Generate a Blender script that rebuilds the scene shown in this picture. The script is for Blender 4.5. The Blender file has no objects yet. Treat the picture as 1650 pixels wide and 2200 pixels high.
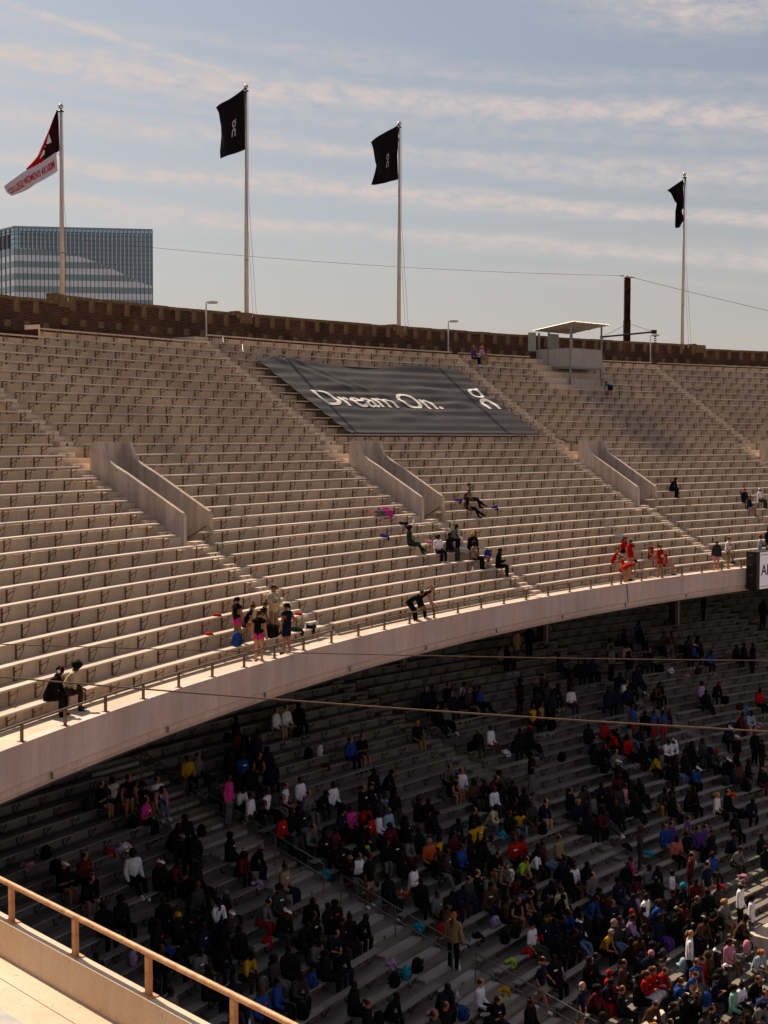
import bpy, bmesh, math, random
from math import sin, cos, pi, atan2, hypot, radians, sqrt
from mathutils import Vector, Matrix, noise
random.seed(7)
C = bpy.context.scene.collection
sc = bpy.context.scene
H = 7.3                       # camera height above the upper rail ledge, the unit of the survey
ZC = 23.4                     # camera height above the field
# ---------------------------------------------------------------- camera
F, PITCH, ROLL = 3162.85, -0.0519, -0.0025
cam_d = bpy.data.cameras.new('camera'); cam = bpy.data.objects.new('camera', cam_d); C.objects.link(cam)
cam_d.sensor_fit = 'VERTICAL'; cam_d.sensor_height = 36; cam_d.sensor_width = 27
cam_d.lens = F / 2200 * 36; cam_d.clip_start = 0.3; cam_d.clip_end = 9000
cam.matrix_world = Matrix.Translation((0, 0, ZC)) @ Matrix.Rotation(pi / 2 + PITCH, 4, 'X') @ Matrix.Rotation(-ROLL, 4, 'Z')
sc.camera = cam
# ---------------------------------------------------------------- world, sun, exposure
SUN_EL, SUN_AZ = radians(47), (-0.588, 0.81)          # direction towards the sun, horizontally
w = bpy.data.worlds.new('World'); sc.world = w; w.use_nodes = True
nt = w.node_tree; N = nt.nodes; L = nt.links
for n in list(N): N.remove(n)
def nd(t, **k):
    n = N.new(t)
    for a, b in k.items(): setattr(n, a, b)
    return n
def mth(op, a, b=None, c=None):
    n = nd('ShaderNodeMath', operation=op)
    for i, q in enumerate((a, b, c)):
        if q is None: continue
        if isinstance(q, (int, float)): n.inputs[i].default_value = q
        else: L.new(q, n.inputs[i])
    return n.outputs[0]
sky = nd('ShaderNodeTexSky', sky_type='NISHITA'); sky.sun_disc = False
sky.sun_elevation = SUN_EL; sky.sun_rotation = atan2(SUN_AZ[0], SUN_AZ[1]); sky.altitude = 20; sky.air_density = 1.0; sky.dust_density = 2.2; sky.ozone_density = 1.0
tc = nd('ShaderNodeTexCoord'); sep = nd('ShaderNodeSeparateXYZ'); L.new(tc.outputs['Generated'], sep.inputs[0])
az = mth('ARCTAN2', sep.outputs[0], sep.outputs[1])
hor = mth('SQRT', mth('ADD', mth('MULTIPLY', sep.outputs[0], sep.outputs[0]), mth('MULTIPLY', sep.outputs[1], sep.outputs[1])))
el = mth('ARCTAN2', sep.outputs[2], hor)                # elevation in radians
tilt = mth('MULTIPLY_ADD', az, 0.075, el)             # the cirrus bands sink slightly to the right
cmb = nd('ShaderNodeCombineXYZ'); L.new(mth('MULTIPLY', az, 3.2), cmb.inputs[0]); L.new(mth('MULTIPLY', tilt, 24.0), cmb.inputs[1])
n1 = nd('ShaderNodeTexNoise'); n1.inputs['Scale'].default_value = 1.35; n1.inputs['Detail'].default_value = 7; n1.inputs['Roughness'].default_value = 0.55
L.new(cmb.outputs[0], n1.inputs['Vector'])
cmb2 = nd('ShaderNodeCombineXYZ'); L.new(mth('MULTIPLY', az, 26.0), cmb2.inputs[0]); L.new(mth('MULTIPLY', tilt, 60.0), cmb2.inputs[1])
n2 = nd('ShaderNodeTexNoise'); n2.inputs['Scale'].default_value = 2.2; n2.inputs['Detail'].default_value = 8; n2.inputs['Roughness'].default_value = 0.62
L.new(cmb2.outputs[0], n2.inputs['Vector'])
warp = mth('MULTIPLY_ADD', mth('SUBTRACT', n1.outputs[0], 0.5), 0.030, tilt)
def band(c0, wd, amp):                                   # one cirrus band at elevation c0
    d = mth('DIVIDE', mth('SUBTRACT', warp, c0), wd)
    return mth('MULTIPLY', mth('EXPONENT', mth('MULTIPLY', mth('MULTIPLY', d, d), -1.0)), amp)
tot = None
for c0, wd, amp in ((0.2225, .0090, .85), (0.187, .0085, .60), (0.160, .0055, .85), (0.134, .0060, .70), (0.206, .004, .25), (0.113, .004, .18), (0.40, .03, .7), (0.55, .04, .8), (0.8, .08, .8), (1.1, .1, .6), (0.245, .006, .3)):
    b = band(c0, wd, amp); tot = b if tot is None else mth('ADD', tot, b)
# one contrail
ct = mth('DIVIDE', mth('SUBTRACT', mth('MULTIPLY_ADD', az, 0.255, el), mth('MULTIPLY_ADD', mth('SUBTRACT', n2.outputs[0], .5), .004, 0.2095)), 0.0026)
cmask = mth('LESS_THAN', az, -0.10)
cmask = mth('SUBTRACT', 1.0, mth('MINIMUM', 1.0, mth('MAXIMUM', 0.0, mth('MULTIPLY', mth('ADD', az, 0.13), 14.0))))
tot = mth('ADD', tot, mth('MULTIPLY', mth('MULTIPLY', mth('EXPONENT', mth('MULTIPLY', mth('MULTIPLY', ct, ct), -1.0)), 0.6), cmask))
# tuft in the upper right
ax = mth('DIVIDE', mth('SUBTRACT', az, 0.21), 0.085); ay = mth('DIVIDE', mth('SUBTRACT', mth('MULTIPLY_ADD', az, .07, el), 0.288), 0.016)
tuft = mth('MULTIPLY', mth('EXPONENT', mth('MULTIPLY', mth('ADD', mth('MULTIPLY', ax, ax), mth('MULTIPLY', ay, ay)), -1.0)), 0.75)
tot = mth('ADD', tot, tuft)
dens = mth('MINIMUM', 0.85, mth('MULTIPLY', tot, mth('MULTIPLY_ADD', n2.outputs[0], 3.0, -0.72)))
haze = mth('EXPONENT', mth('MULTIPLY', mth('MAXIMUM', el, 0.0), -7.5))      # pale veil towards the horizon
cov = mth('MAXIMUM', dens, 0.0)
bg_sky = nd('ShaderNodeMix', data_type='RGBA', blend_type='MULTIPLY'); bg_sky.inputs[0].default_value = 1
L.new(sky.outputs[0], bg_sky.inputs[6]); bg_sky.inputs[7].default_value = (0.95, 0.98, 0.97, 1)
m1 = nd('ShaderNodeMix', data_type='RGBA'); L.new(mth('MULTIPLY', haze, 0.95), m1.inputs[0]); L.new(bg_sky.outputs[2], m1.inputs[6]); m1.inputs[7].default_value = (8.2, 7.15, 6.85, 1)
m2 = nd('ShaderNodeMix', data_type='RGBA'); L.new(cov, m2.inputs[0]); L.new(m1.outputs[2], m2.inputs[6]); m2.inputs[7].default_value = (9.0, 7.8, 7.3, 1)
bg = nd('ShaderNodeBackground'); bg.inputs[1].default_value = 0.052; L.new(m2.outputs[2], bg.inputs[0])
wo = nd('ShaderNodeOutputWorld'); L.new(bg.outputs[0], wo.inputs[0])
sun_d = bpy.data.lights.new('sun', 'SUN'); sun_d.energy = 5.0; sun_d.angle = radians(0.5); sun_d.color = (1.0, 0.80, 0.60)
sun = bpy.data.objects.new('sun', sun_d); C.objects.link(sun)
sv = Vector((SUN_AZ[0] * cos(SUN_EL), SUN_AZ[1] * cos(SUN_EL), sin(SUN_EL)))
sun.rotation_euler = sv.to_track_quat('Z', 'Y').to_euler(); sun.location = sv * 300
sc.view_settings.view_transform = 'Standard'; sc.view_settings.look = 'None'; sc.view_settings.gamma = 1; sc.view_settings.use_curve_mapping = False
sc.view_settings.exposure = 0.52
sc.render.engine = 'CYCLES'; sc.cycles.max_bounces = 6; sc.cycles.diffuse_bounces = 4

# ---------------------------------------------------------------- helpers
def srgb(r, g, b):
    f = lambda c: (c / 12.92) if c <= .04045 else ((c + .055) / 1.055) ** 2.4
    return (f(r / 255), f(g / 255), f(b / 255), 1)
def tag(o, label=None, cat=None, group=None, kind=None):
    if label: o['label'] = label
    if cat: o['category'] = cat
    if group: o['group'] = group
    if kind: o['kind'] = kind
    return o
def mat(name, col, rough=.85, noise_amt=0.0, nscale=3.0, metal=0.0, stretch=(1, 1, 1), bump=0.0, col2=None, emit=0, vary=0):
    m = bpy.data.materials.new(name); m.use_nodes = True; t = m.node_tree; b = t.nodes['Principled BSDF']
    c = tuple(col[:3]) + (1,)
    b.inputs['Base Color'].default_value = c; b.inputs['Roughness'].default_value = rough; b.inputs['Metallic'].default_value = metal
    if rough > .6: b.inputs['Specular IOR Level'].default_value = .08
    if emit: b.inputs['Emission Color'].default_value = c; b.inputs['Emission Strength'].default_value = emit
    if noise_amt or bump:
        tcn = t.nodes.new('ShaderNodeTexCoord'); mp = t.nodes.new('ShaderNodeMapping'); mp.inputs['Scale'].default_value = stretch
        t.links.new(tcn.outputs['Object'], mp.inputs[0])
        nz = t.nodes.new('ShaderNodeTexNoise'); nz.inputs['Scale'].default_value = nscale; nz.inputs['Detail'].default_value = 6; nz.inputs['Roughness'].default_value = .65
        t.links.new(mp.outputs[0], nz.inputs['Vector'])
        if noise_amt:
            rp = t.nodes.new('ShaderNodeMapRange'); rp.inputs[1].default_value = .3; rp.inputs[2].default_value = .7
            t.links.new(nz.outputs[0], rp.inputs[0])
            mx = t.nodes.new('ShaderNodeMix'); mx.data_type = 'RGBA'
            t.links.new(rp.outputs[0], mx.inputs[0])
            mx.inputs[6].default_value = tuple(q * (1 - noise_amt) for q in (col2 or c)[:3]) + (1,); mx.inputs[7].default_value = tuple(min(1, q * (1 + noise_amt)) for q in c[:3]) + (1,)
            t.links.new(mx.outputs[2], b.inputs['Base Color'])
        if vary:
            oi = t.nodes.new('ShaderNodeObjectInfo'); r2 = t.nodes.new('ShaderNodeMapRange'); r2.inputs[3].default_value = 1 - vary; r2.inputs[4].default_value = 1 + vary * .6; t.links.new(oi.outputs['Random'], r2.inputs[0])
            sc2 = t.nodes.new('ShaderNodeVectorMath'); sc2.operation = 'SCALE'; t.links.new(mx.outputs[2], sc2.inputs[0]); t.links.new(r2.outputs[0], sc2.inputs[3]); t.links.new(sc2.outputs[0], b.inputs['Base Color'])
        if bump:
            bp = t.nodes.new('ShaderNodeBump'); bp.inputs['Strength'].default_value = bump; bp.inputs['Distance'].default_value = .02
            t.links.new(nz.outputs[0], bp.inputs['Height']); t.links.new(bp.outputs[0], b.inputs['Normal'])
    return m
def concrete(name, col, streak=.35, dirt=.5, spots=True):
    """cast concrete: broad tone patches, vertical run-off streaks, fine pores"""
    m = bpy.data.materials.new(name); m.use_nodes = True; t = m.node_tree; b = t.nodes['Principled BSDF']; nn = t.nodes; ll = t.links
    b.inputs['Roughness'].default_value = .9; b.inputs['Specular IOR Level'].default_value = .2
    tcn = nn.new('ShaderNodeTexCoord')
    def nz(scale, stretch, detail=5, rough=.6):
        mp = nn.new('ShaderNodeMapping'); mp.inputs['Scale'].default_value = stretch; ll.new(tcn.outputs['Object'], mp.inputs[0])
        x = nn.new('ShaderNodeTexNoise'); x.inputs['Scale'].default_value = scale; x.inputs['Detail'].default_value = detail; x.inputs['Roughness'].default_value = rough
        ll.new(mp.outputs[0], x.inputs['Vector']); return x.outputs[0]
    def rng(s, a, bb, c=0., d=1.):
        r = nn.new('ShaderNodeMapRange'); r.inputs[1].default_value = a; r.inputs[2].default_value = bb; r.inputs[3].default_value = c; r.inputs[4].default_value = d; ll.new(s, r.inputs[0]); return r.outputs[0]
    def mul(a, bq):
        x = nn.new('ShaderNodeMath'); x.operation = 'MULTIPLY'; ll.new(a, x.inputs[0]); ll.new(bq, x.inputs[1]); return x.outputs[0]
    broad = rng(nz(.35, (1, 1, 1)), .3, .7, 1 - dirt * .45, 1.10)
    st = rng(nz(3.0, (1, 1, .12), 6, .7), .35, .72, 1 + streak * .12, 1 - streak * .45)
    fine = rng(nz(22, (1, 1, 1), 3), .25, .75, .88, 1.08)
    v = mul(mul(broad, st), fine)
    if spots:
        v = mul(v, rng(nz(9, (1, 1, .5), 2, .5), .69, .75, 1., .62))
    mx = nn.new('ShaderNodeVectorMath'); mx.operation = 'SCALE'; mx.inputs[0].default_value = col[:3]; ll.new(v, mx.inputs[3])
    hue = nn.new('ShaderNodeMix'); hue.data_type = 'RGBA'; hue.blend_type = 'MULTIPLY'; ll.new(rng(nz(1.3, (1, 1, .4)), .45, .75), hue.inputs[0])
    ll.new(mx.outputs[0], hue.inputs[6]); hue.inputs[7].default_value = (1.0, .90, .80, 1)
    ll.new(hue.outputs[2], b.inputs['Base Color'])
    bp = nn.new('ShaderNodeBump'); bp.inputs['Strength'].default_value = .25; bp.inputs['Distance'].default_value = .02; ll.new(nz(14, (1, 1, 1), 6), bp.inputs['Height']); ll.new(bp.outputs[0], b.inputs['Normal'])
    return m
M = {}
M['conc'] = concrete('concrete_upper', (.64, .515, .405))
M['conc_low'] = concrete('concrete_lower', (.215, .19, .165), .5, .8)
M['fascia'] = concrete('concrete_fascia', (.68, .54, .49), .42, .4, False)
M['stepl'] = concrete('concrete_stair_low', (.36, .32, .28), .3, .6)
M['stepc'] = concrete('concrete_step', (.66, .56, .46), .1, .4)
M['vom'] = concrete('concrete_stair_wall', (.62, .52, .44), .9, .45)
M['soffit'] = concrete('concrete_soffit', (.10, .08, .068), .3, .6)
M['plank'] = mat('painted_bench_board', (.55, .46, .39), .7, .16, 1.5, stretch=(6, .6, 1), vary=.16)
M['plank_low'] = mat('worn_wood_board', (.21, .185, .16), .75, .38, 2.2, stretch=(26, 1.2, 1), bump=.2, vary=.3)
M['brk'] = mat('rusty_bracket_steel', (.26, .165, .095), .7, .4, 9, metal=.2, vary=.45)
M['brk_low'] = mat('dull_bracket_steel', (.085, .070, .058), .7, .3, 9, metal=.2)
M['rail'] = mat('rail_pipe', (.17, .125, .085), .5, .35, 5, metal=.5)
M['rust_rail'] = mat('rusty_near_rail', (.50, .31, .17), .6, .22, 5, metal=.1, col2=(.36, .12, .035), stretch=(1, 1, 1), bump=.1)
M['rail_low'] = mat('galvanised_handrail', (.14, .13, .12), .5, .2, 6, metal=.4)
M['stone'] = mat('sandstone_block', (.185, .115, .062), .9, .35, 5, bump=.3)
M['pole'] = mat('white_pole_paint', (.62, .55, .50), .5, .10, 2, stretch=(1, 1, .2))
M['ball'] = mat('gilt_ball', (.62, .55, .45), .18, metal=1.0)
M['black'] = mat('black_metal', (.015, .013, .012), .5)
M['flagk'] = mat('black_flag_cloth', (.011, .007, .009), .8, .2, 4)
M['logo'] = mat('print_lilac_white', (.52, .46, .55), .8)
M['print'] = mat('print_white', (.80, .75, .70), .8, .06, 6)
M['flagr'] = mat('red_flag_cloth', (.42, .006, .010), .8, .2, 3)
M['flagd'] = mat('dark_maroon_flag_cloth', (.03, .006, .010), .8, .3, 3)
M['flagw'] = mat('white_flag_cloth', (.66, .58, .66), .8, .06, 3)
M['redink'] = mat('red_print', (.5, .012, .03), .8)
M['banner'] = mat('black_vinyl_banner', (.022, .016, .016), .60, .35, .8, stretch=(1, 1, 1), bump=.15)
M['corr'] = mat('corrugated_sheet', (.36, .34, .32), .45, .12, 4, metal=.25, stretch=(1, 1, .3))
M['galv'] = mat('booth_steel', (.26, .25, .24), .5, .2, 5, metal=.4)
M['pylon'] = mat('rusted_pylon_steel', (.060, .022, .014), .8, .6, 2.5, col2=(.018, .012, .010))
M['wire'] = mat('overhead_wire', (.12, .11, .10), .6)
M['rope'] = mat('tan_cable', (.17, .115, .08), .7, .2, 8)
M['ink'] = mat('stencil_ink', (.03, .027, .025), .9)
M['asphalt'] = mat('asphalt', (.05, .05, .05), .9, .2, 1)
M['turf'] = mat('green_turf', (.05, .10, .035), .95, .3, .8)
M['track'] = mat('red_running_track', (.28, .10, .065), .9, .15, 2)
def mobj(name, verts, faces, m, parent=None, smooth=False, loc=(0, 0, 0), rz=0):
    me = bpy.data.meshes.new(name); me.from_pydata([tuple(v) for v in verts], [], faces); me.update()
    if smooth: me.polygons.foreach_set('use_smooth', [True] * len(me.polygons))
    if m: me.materials.append(m)
    return link(name, me, parent, loc, rz)
def link(name, me, parent=None, loc=(0, 0, 0), rz=0):
    o = bpy.data.objects.new(name, me); C.objects.link(o); o.location = loc; o.rotation_euler[2] = rz
    if parent: o.parent = parent
    return o
def thing(name, label, cat, loc=(0, 0, 0), rz=0, group=None):
    o = bpy.data.objects.new(name, None); C.objects.link(o); o.empty_display_size = .1; o.location = loc; o.rotation_euler[2] = rz
    return tag(o, label, cat, group)
class MB:
    def __init__(s): s.v = []; s.f = []
    def add(s, v, f):
        k = len(s.v); s.v += [Vector(q) for q in v]; s.f += [[i + k for i in q] for q in f]; return s
    def box(s, x0, x1, y0, y1, z0, z1, Mx=None):
        v = [Vector((x, y, z)) for z in (z0, z1) for y in (y0, y1) for x in (x0, x1)]
        if Mx: v = [Mx @ q for q in v]
        return s.add(v, [[0, 2, 3, 1], [4, 5, 7, 6], [0, 1, 5, 4], [2, 6, 7, 3], [0, 4, 6, 2], [1, 3, 7, 5]])
    def tube(s, pts, r, n=8, cap=True):
        pts = [Vector(p) for p in pts]; rs = r if isinstance(r, (list, tuple)) else [r] * len(pts); rings = []
        up = Vector((0, 0, 1))
        for i, p in enumerate(pts):
            d = (pts[min(i + 1, len(pts) - 1)] - pts[max(i - 1, 0)]).normalized()
            a = d.cross(up)
            if a.length < .05: a = d.cross(Vector((0, 1, 0)))
            a.normalize(); b = d.cross(a).normalized()
            rings.append([p + (a * cos(2 * pi * k / n) + b * sin(2 * pi * k / n)) * rs[i] for k in range(n)])
        k0 = len(s.v)
        for rg in rings: s.v += rg
        for i in range(len(rings) - 1):
            for k in range(n):
                a = k0 + i * n + k; b = k0 + i * n + (k + 1) % n
                s.f.append([a, b, b + n, a + n])
        if cap: s.f.append([k0 + k for k in range(n)][::-1]); s.f.append([k0 + (len(rings) - 1) * n + k for k in range(n)])
        return s
    def ball(s, c, r, nu=12, nv=8, sc_=(1, 1, 1)):
        c = Vector(c); k0 = len(s.v)
        for j in range(1, nv):
            t = pi * j / nv
            for i in range(nu):
                a = 2 * pi * i / nu; s.v.append(c + Vector((r * sin(t) * cos(a) * sc_[0], r * sin(t) * sin(a) * sc_[1], r * cos(t) * sc_[2])))
        s.v += [c + Vector((0, 0, r * sc_[2])), c - Vector((0, 0, r * sc_[2]))]; T = len(s.v) - 2
        for j in range(nv - 2):
            for i in range(nu):
                a = k0 + j * nu + i; b = k0 + j * nu + (i + 1) % nu; s.f.append([a, a + nu, b + nu, b])
        for i in range(nu):
            s.f.append([T, k0 + i, k0 + (i + 1) % nu]); q = k0 + (nv - 2) * nu; s.f.append([T + 1, q + (i + 1) % nu, q + i])
        return s
    def build(s, name, m, parent=None, smooth=False, loc=(0, 0, 0), rz=0): return mobj(name, s.v, s.f, m, parent, smooth, loc, rz)
    def mesh(s, name, m, smooth=False):
        me = bpy.data.meshes.new(name); me.from_pydata([tuple(v) for v in s.v], [], s.f); me.update()
        if smooth: me.polygons.foreach_set('use_smooth', [True] * len(me.polygons))
        if m: me.materials.append(m)
        return me
ORD = ['zeroth', 'first', 'second', 'third', 'fourth', 'fifth', 'sixth', 'seventh', 'eighth', 'ninth', 'tenth', 'eleventh', 'twelfth', 'thirteenth', 'fourteenth', 'fifteenth', 'sixteenth', 'seventeenth', 'eighteenth', 'nineteenth', 'twentieth']
def ordw(n):
    if n <= 20: return ORD[n]
    t = {2: 'twenty', 3: 'thirty', 4: 'forty'}[n // 10]
    return t + '-' + ORD[n % 10] if n % 10 else t[:-1] + 'ieth'

# ---------------------------------------------------------------- survey of the two decks
CX1, CY1 = 13.6911 * H, .0939 * H                 # centre of the upper deck's curve
CX2, CY2 = 12.6486 * H, -1.2969 * H               # centre of the lower deck's curve
R0 = 15.585 * H                                    # rail line on the parapet ledge
RW = 18.95 * H                                     # inner face of the brick wall
ZL = ZC - H                                        # ledge
def P1(R, t, z=0): return Vector((CX1 + R * cos(t), CY1 + R * sin(t), z))
def P2(R, t, z=0): return Vector((CX2 + R * cos(t), CY2 + R * sin(t), z))
def Rb(k): return (15.6554 + .1001 * k) * H        # front edge of upper bench k
def Zb(k): return ZC + (-1.0076 + .0529 * k + .0002 * k * k) * H     # top of upper bench k
NR = 30
def floor1(k): return ZL - .08 if k <= 1 else Zb(k - 1) - .14        # tread in front of upper bench k
RIS = .34                                          # riser behind the bench's front edge
def R2(m): return (16.40 - .1032 * 34 + .1032 * m) * H
def Zb2(m):
    q = R2(m) / H - 16; return ZC + (-1.906 + .3567 * q + .0132 * q * q) * H
def floor2(m): return Zb2(m) - .43
NL = 44
def proj(P):
    c, s = cos(PITCH), sin(PITCH); X, Y, Z = P[0], P[1], P[2] - ZC
    y = Y * c + Z * s; z = -Y * s + Z * c
    if y < .5: return (-9999, -9999)
    u, v = F * X / y, F * z / y; cr, sr = cos(ROLL), sin(ROLL)
    return 825 + u * cr - v * sr, 1100 - (u * sr + v * cr)
def ray(u, v):
    X, Z = (u - 825) / F, -(v - 1100) / F; cr, sr = cos(ROLL), sin(ROLL); x = X * cr + Z * sr; z = -X * sr + Z * cr
    c, s = cos(PITCH), sin(PITCH); return Vector((x, c - s * z, s + c * z))
def cyl(u, v, R, cx, cy):
    r = ray(u, v); a = r[0] ** 2 + r[1] ** 2; b = -2 * (r[0] * cx + r[1] * cy); c = cx * cx + cy * cy - R * R; D = b * b - 4 * a * c
    if D < 0: return None
    s = (-b + sqrt(D)) / (2 * a); P = r * s; P[2] += ZC; return P, atan2(P[1] - cy, P[0] - cx)
# aisles: angle of the bench ends on both sides
UA = [2.8360, 2.6559, 2.5056, 2.3412, 2.1911, 2.0300]           # right-hand side of each upper aisle
VOM = [None, 2.6650, 2.5149, 2.3481, 2.2002, None]               # left face of each stair opening
VOMW = .0162
VR0, VR1 = 16.59 * H, 17.20 * H
LA = [(2.7270, 2.7190), (2.5895, 2.5670), (2.4465, 2.4385), (2.3100, 2.3025), (2.1730, 2.1655), (2.036, 2.028)]
T1A, T1B = 1.90, 2.904
T2A, T2B = 1.98, 2.86
# ================================================================ GROUND
def disc(name, x0, x1, y0, y1, z, m):
    return tag(mobj(name, [(x0, y0, z), (x1, y0, z), (x1, y1, z), (x0, y1, z)], [[0, 1, 2, 3]], m), kind='structure')
disc('ground', -4000, 4000, -4000, 4000, -.02, M['asphalt'])
def ring(name, cx, cy, ra, rb, z, m):
    n = 96; v = [(cx + r * cos(2 * pi * i / n), cy + r * sin(2 * pi * i / n), z) for i in range(n) for r in (ra, rb)]
    return tag(mobj(name, v, [[2 * i, 2 * i + 1, (2 * i + 3) % (2 * n), (2 * i + 2) % (2 * n)] for i in range(n)], m), kind='structure')
ring('running_track', CX2, CY2, 60, 84, .0, M['track']); ring('pavement', CX2, CY2, 84.01, 95.5, .0, M['conc'])
n_ = 64; tag(mobj('turf', [(CX2 + 59.99 * cos(2 * pi * i / n_), CY2 + 59.99 * sin(2 * pi * i / n_), .0) for i in range(n_)], [list(range(n_))], M['turf']), kind='structure')

# ================================================================ UPPER STAND
def frange(a, b, st):
    n = max(1, int(math.ceil((b - a) / st - 1e-6))); return [a + (b - a) * i / n for i in range(n + 1)]
upper = thing('upper_stand', 'curved pale concrete upper grandstand deck with long rows of backless benches', 'grandstand', (0, 0, 0))
def profile1():
    p = [(R0 + .20, ZL), (R0 + .20, floor1(1))]
    for k in range(1, NR + 1):
        r = Rb(k) + RIS; p.append((r, floor1(k))); p.append((r, floor1(k + 1)))
    p.append((RW + .02, floor1(NR + 1))); return p
cuts = sorted(set(frange(T1A, T1B, .012) + [a for a in VOM if a] + [a - VOMW for a in VOM if a] + [2.6063, 2.6065, 2.5113, 2.5115]))
pr = profile1(); mb = MB(); nP = len(pr)
def ztop(t): return floor1(29) if t > 2.6064 else floor1(30) if t > 2.5114 else 1e9
for t in cuts:
    for r, z in pr: mb.v.append(P1(r, t, min(z, ztop(t))))
for i in range(len(cuts) - 1):
    mid = (cuts[i] + cuts[i + 1]) / 2; inv = any(a and a - VOMW < mid < a for a in VOM)
    for j in range(nP - 1):
        rm = (pr[j][0] + pr[j + 1][0]) / 2
        if inv and VR0 + .02 < rm < VR1 + .01: continue
        a = i * nP + j; mb.f.append([a, a + nP, a + nP + 1, a + 1])
mb.build('terrace', M['conc'], upper)
# underside and outer back of the deck
und = [(R0 - .02, ZL - 1.32), (R0 + .6, ZL - 1.25)] + [(Rb(k) + .5, floor1(k) - .55) for k in range(2, NR + 1, 4)] + [(RW + .5, floor1(NR) - .6)]
mb = MB(); cs = frange(T1A, T1B, .03)
for t in cs:
    for r, z in und: mb.v.append(P1(r, t, z))
for i in range(len(cs) - 1):
    for j in range(len(und) - 1):
        a = i * len(und) + j; mb.f.append([a, a + 1, a + len(und) + 1, a + len(und)])
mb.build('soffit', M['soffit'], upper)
# parapet fascia in cast lengths
DT = .0177; TP0 = 2.8377
fa = [(R0 + .2, ZL), (R0 - .12, ZL), (R0 - .125, ZL - .94), (R0 - .05, ZL - .98), (R0 - .03, ZL - 1.16), (R0 + .04, ZL - 1.26), (R0 + .05, ZL - 1.30), (R0 + .2, ZL - 1.34)]
t = TP0 + 3.5 * DT; i = 0
while t > T1A:
    t2 = max(t - 5.5 * DT, T1A); mb = MB(); c_ = frange(t2 + .00009, t, .012)
    for q in c_:
        for r, z in fa: mb.v.append(P1(r, q, z))
    for a_ in range(len(c_) - 1):
        for j in range(len(fa) - 1):
            a = a_ * len(fa) + j; mb.f.append([a, a + 1, a + len(fa) + 1, a + len(fa)])
    for a_ in (0, (len(c_) - 1)):
        mb.f.append([a_ * len(fa) + j for j in range(len(fa))][::(1 if a_ else -1)])
    mb.build('fascia_panel', M['fascia'], upper); t = t2
# drip brackets under the fascia
mb = MB().box(-.03, .03, -.02, .02, -.17, 0)
me = mb.mesh('drip_bracket', M['galv'])
for i in range(0, 40, 3):
    th = TP0 - DT * (i + .6)
    if th > T1A: link('drip_bracket', me, upper, P1(R0 - .10, th, ZL - 1.0), th)
# low front rail: one thing per cast length
def rail_run(idxs, lab):
    t0 = TP0 - DT * idxs[0]; t1 = TP0 - DT * idxs[-1]
    th = thing('guard_rail', lab, 'railing', P1(R0, (t0 + t1) / 2, ZL), 0); o = Vector(th.location)
    me = bpy.data.meshes.get('rail_post_mesh') or MB().box(-.032, .032, -.032, .032, 0, .40).box(-.09, .09, -.075, .075, 0, .014).mesh('rail_post_mesh', M['rail'])
    for i in idxs:
        q = TP0 - DT * i; link('post', me, th, P1(R0, q, ZL) - o, q)
    pts = [P1(R0, q, ZL + .425) - o for q in frange(t1 - .0015, t0 + .0015, .006)]
    MB().tube(pts, .034, 8).build('top_rail', M['rail'], th, True)
rail_run(list(range(-3, 22)), 'low brown pipe rail along the parapet ledge, left of the dark fascia joint')
rail_run([21.45 + i for i in range(0, 17)], 'low brown pipe rail along the parapet ledge, right of the dark fascia joint')
# dark open joint in the fascia
thj = TP0 - DT * 21.6
mb = MB(); mb.add([P1(R0 - .132, thj, ZL - .02), P1(R0 - .132, thj - .0006, ZL - .02), P1(R0 - .134, thj - .0018, ZL - .96), P1(R0 - .134, thj - .0012, ZL - .96)], [[0, 1, 2, 3]]); mb.build('open_joint', M['ink'], upper)

# ---- benches of the upper deck
BW = .28
def bracket_upper():
    b = MB()
    b.box(RIS - .035, RIS - .004, -.028, .028, -.64, -.055)           # upright on the riser
    b.box(.03, RIS - .01, -.022, .022, -.085, -.056)                  # arm
    b.box(RIS - .06, RIS - .02, -.045, .045, -.60, -.52)
    pts = [Vector((.05, 0, -.07)), Vector((.055, 0, -.16)), Vector((.10, 0, -.30)), Vector((.19, 0, -.45)), Vector((.31, 0, -.57))]
    b.tube(pts, .0125, 5)
    b.tube([Vector((.07, 0, -.15)), Vector((.32, 0, -.30))], .016, 5)
    return b.mesh('bracket_upper', M['brk'])
def bracket_lower():
    b = MB()
    b.box(.03, RIS - .01, -.02, .02, -.085, -.056)
    b.box(RIS - .03, RIS - .004, -.025, .025, -.40, -.055)
    b.box(.03, .055, -.018, .018, -.20, -.05)
    b.tube([Vector((.045, 0, -.08)), Vector((.24, 0, -.40))], .017, 5); b.tube([Vector((.32, 0, -.10)), Vector((.15, 0, -.25))], .014, 5)
    b.box(.20, .29, -.03, .03, -.425, -.39)
    return b.mesh('bracket_lower', M['brk_low'])
BRU, BRL = bracket_upper(), bracket_lower()
def board_mesh(nm, m, w_, th_):
    b = MB().box(0, w_, -.5, .5, -th_, 0); me = b.mesh(nm, m)
    return me
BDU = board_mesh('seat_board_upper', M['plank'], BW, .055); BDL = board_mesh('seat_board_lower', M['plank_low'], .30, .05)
def seen(P, m=150):
    u, v = proj(P); return -m < u < 1650 + m and v < 2200 + m
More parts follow.
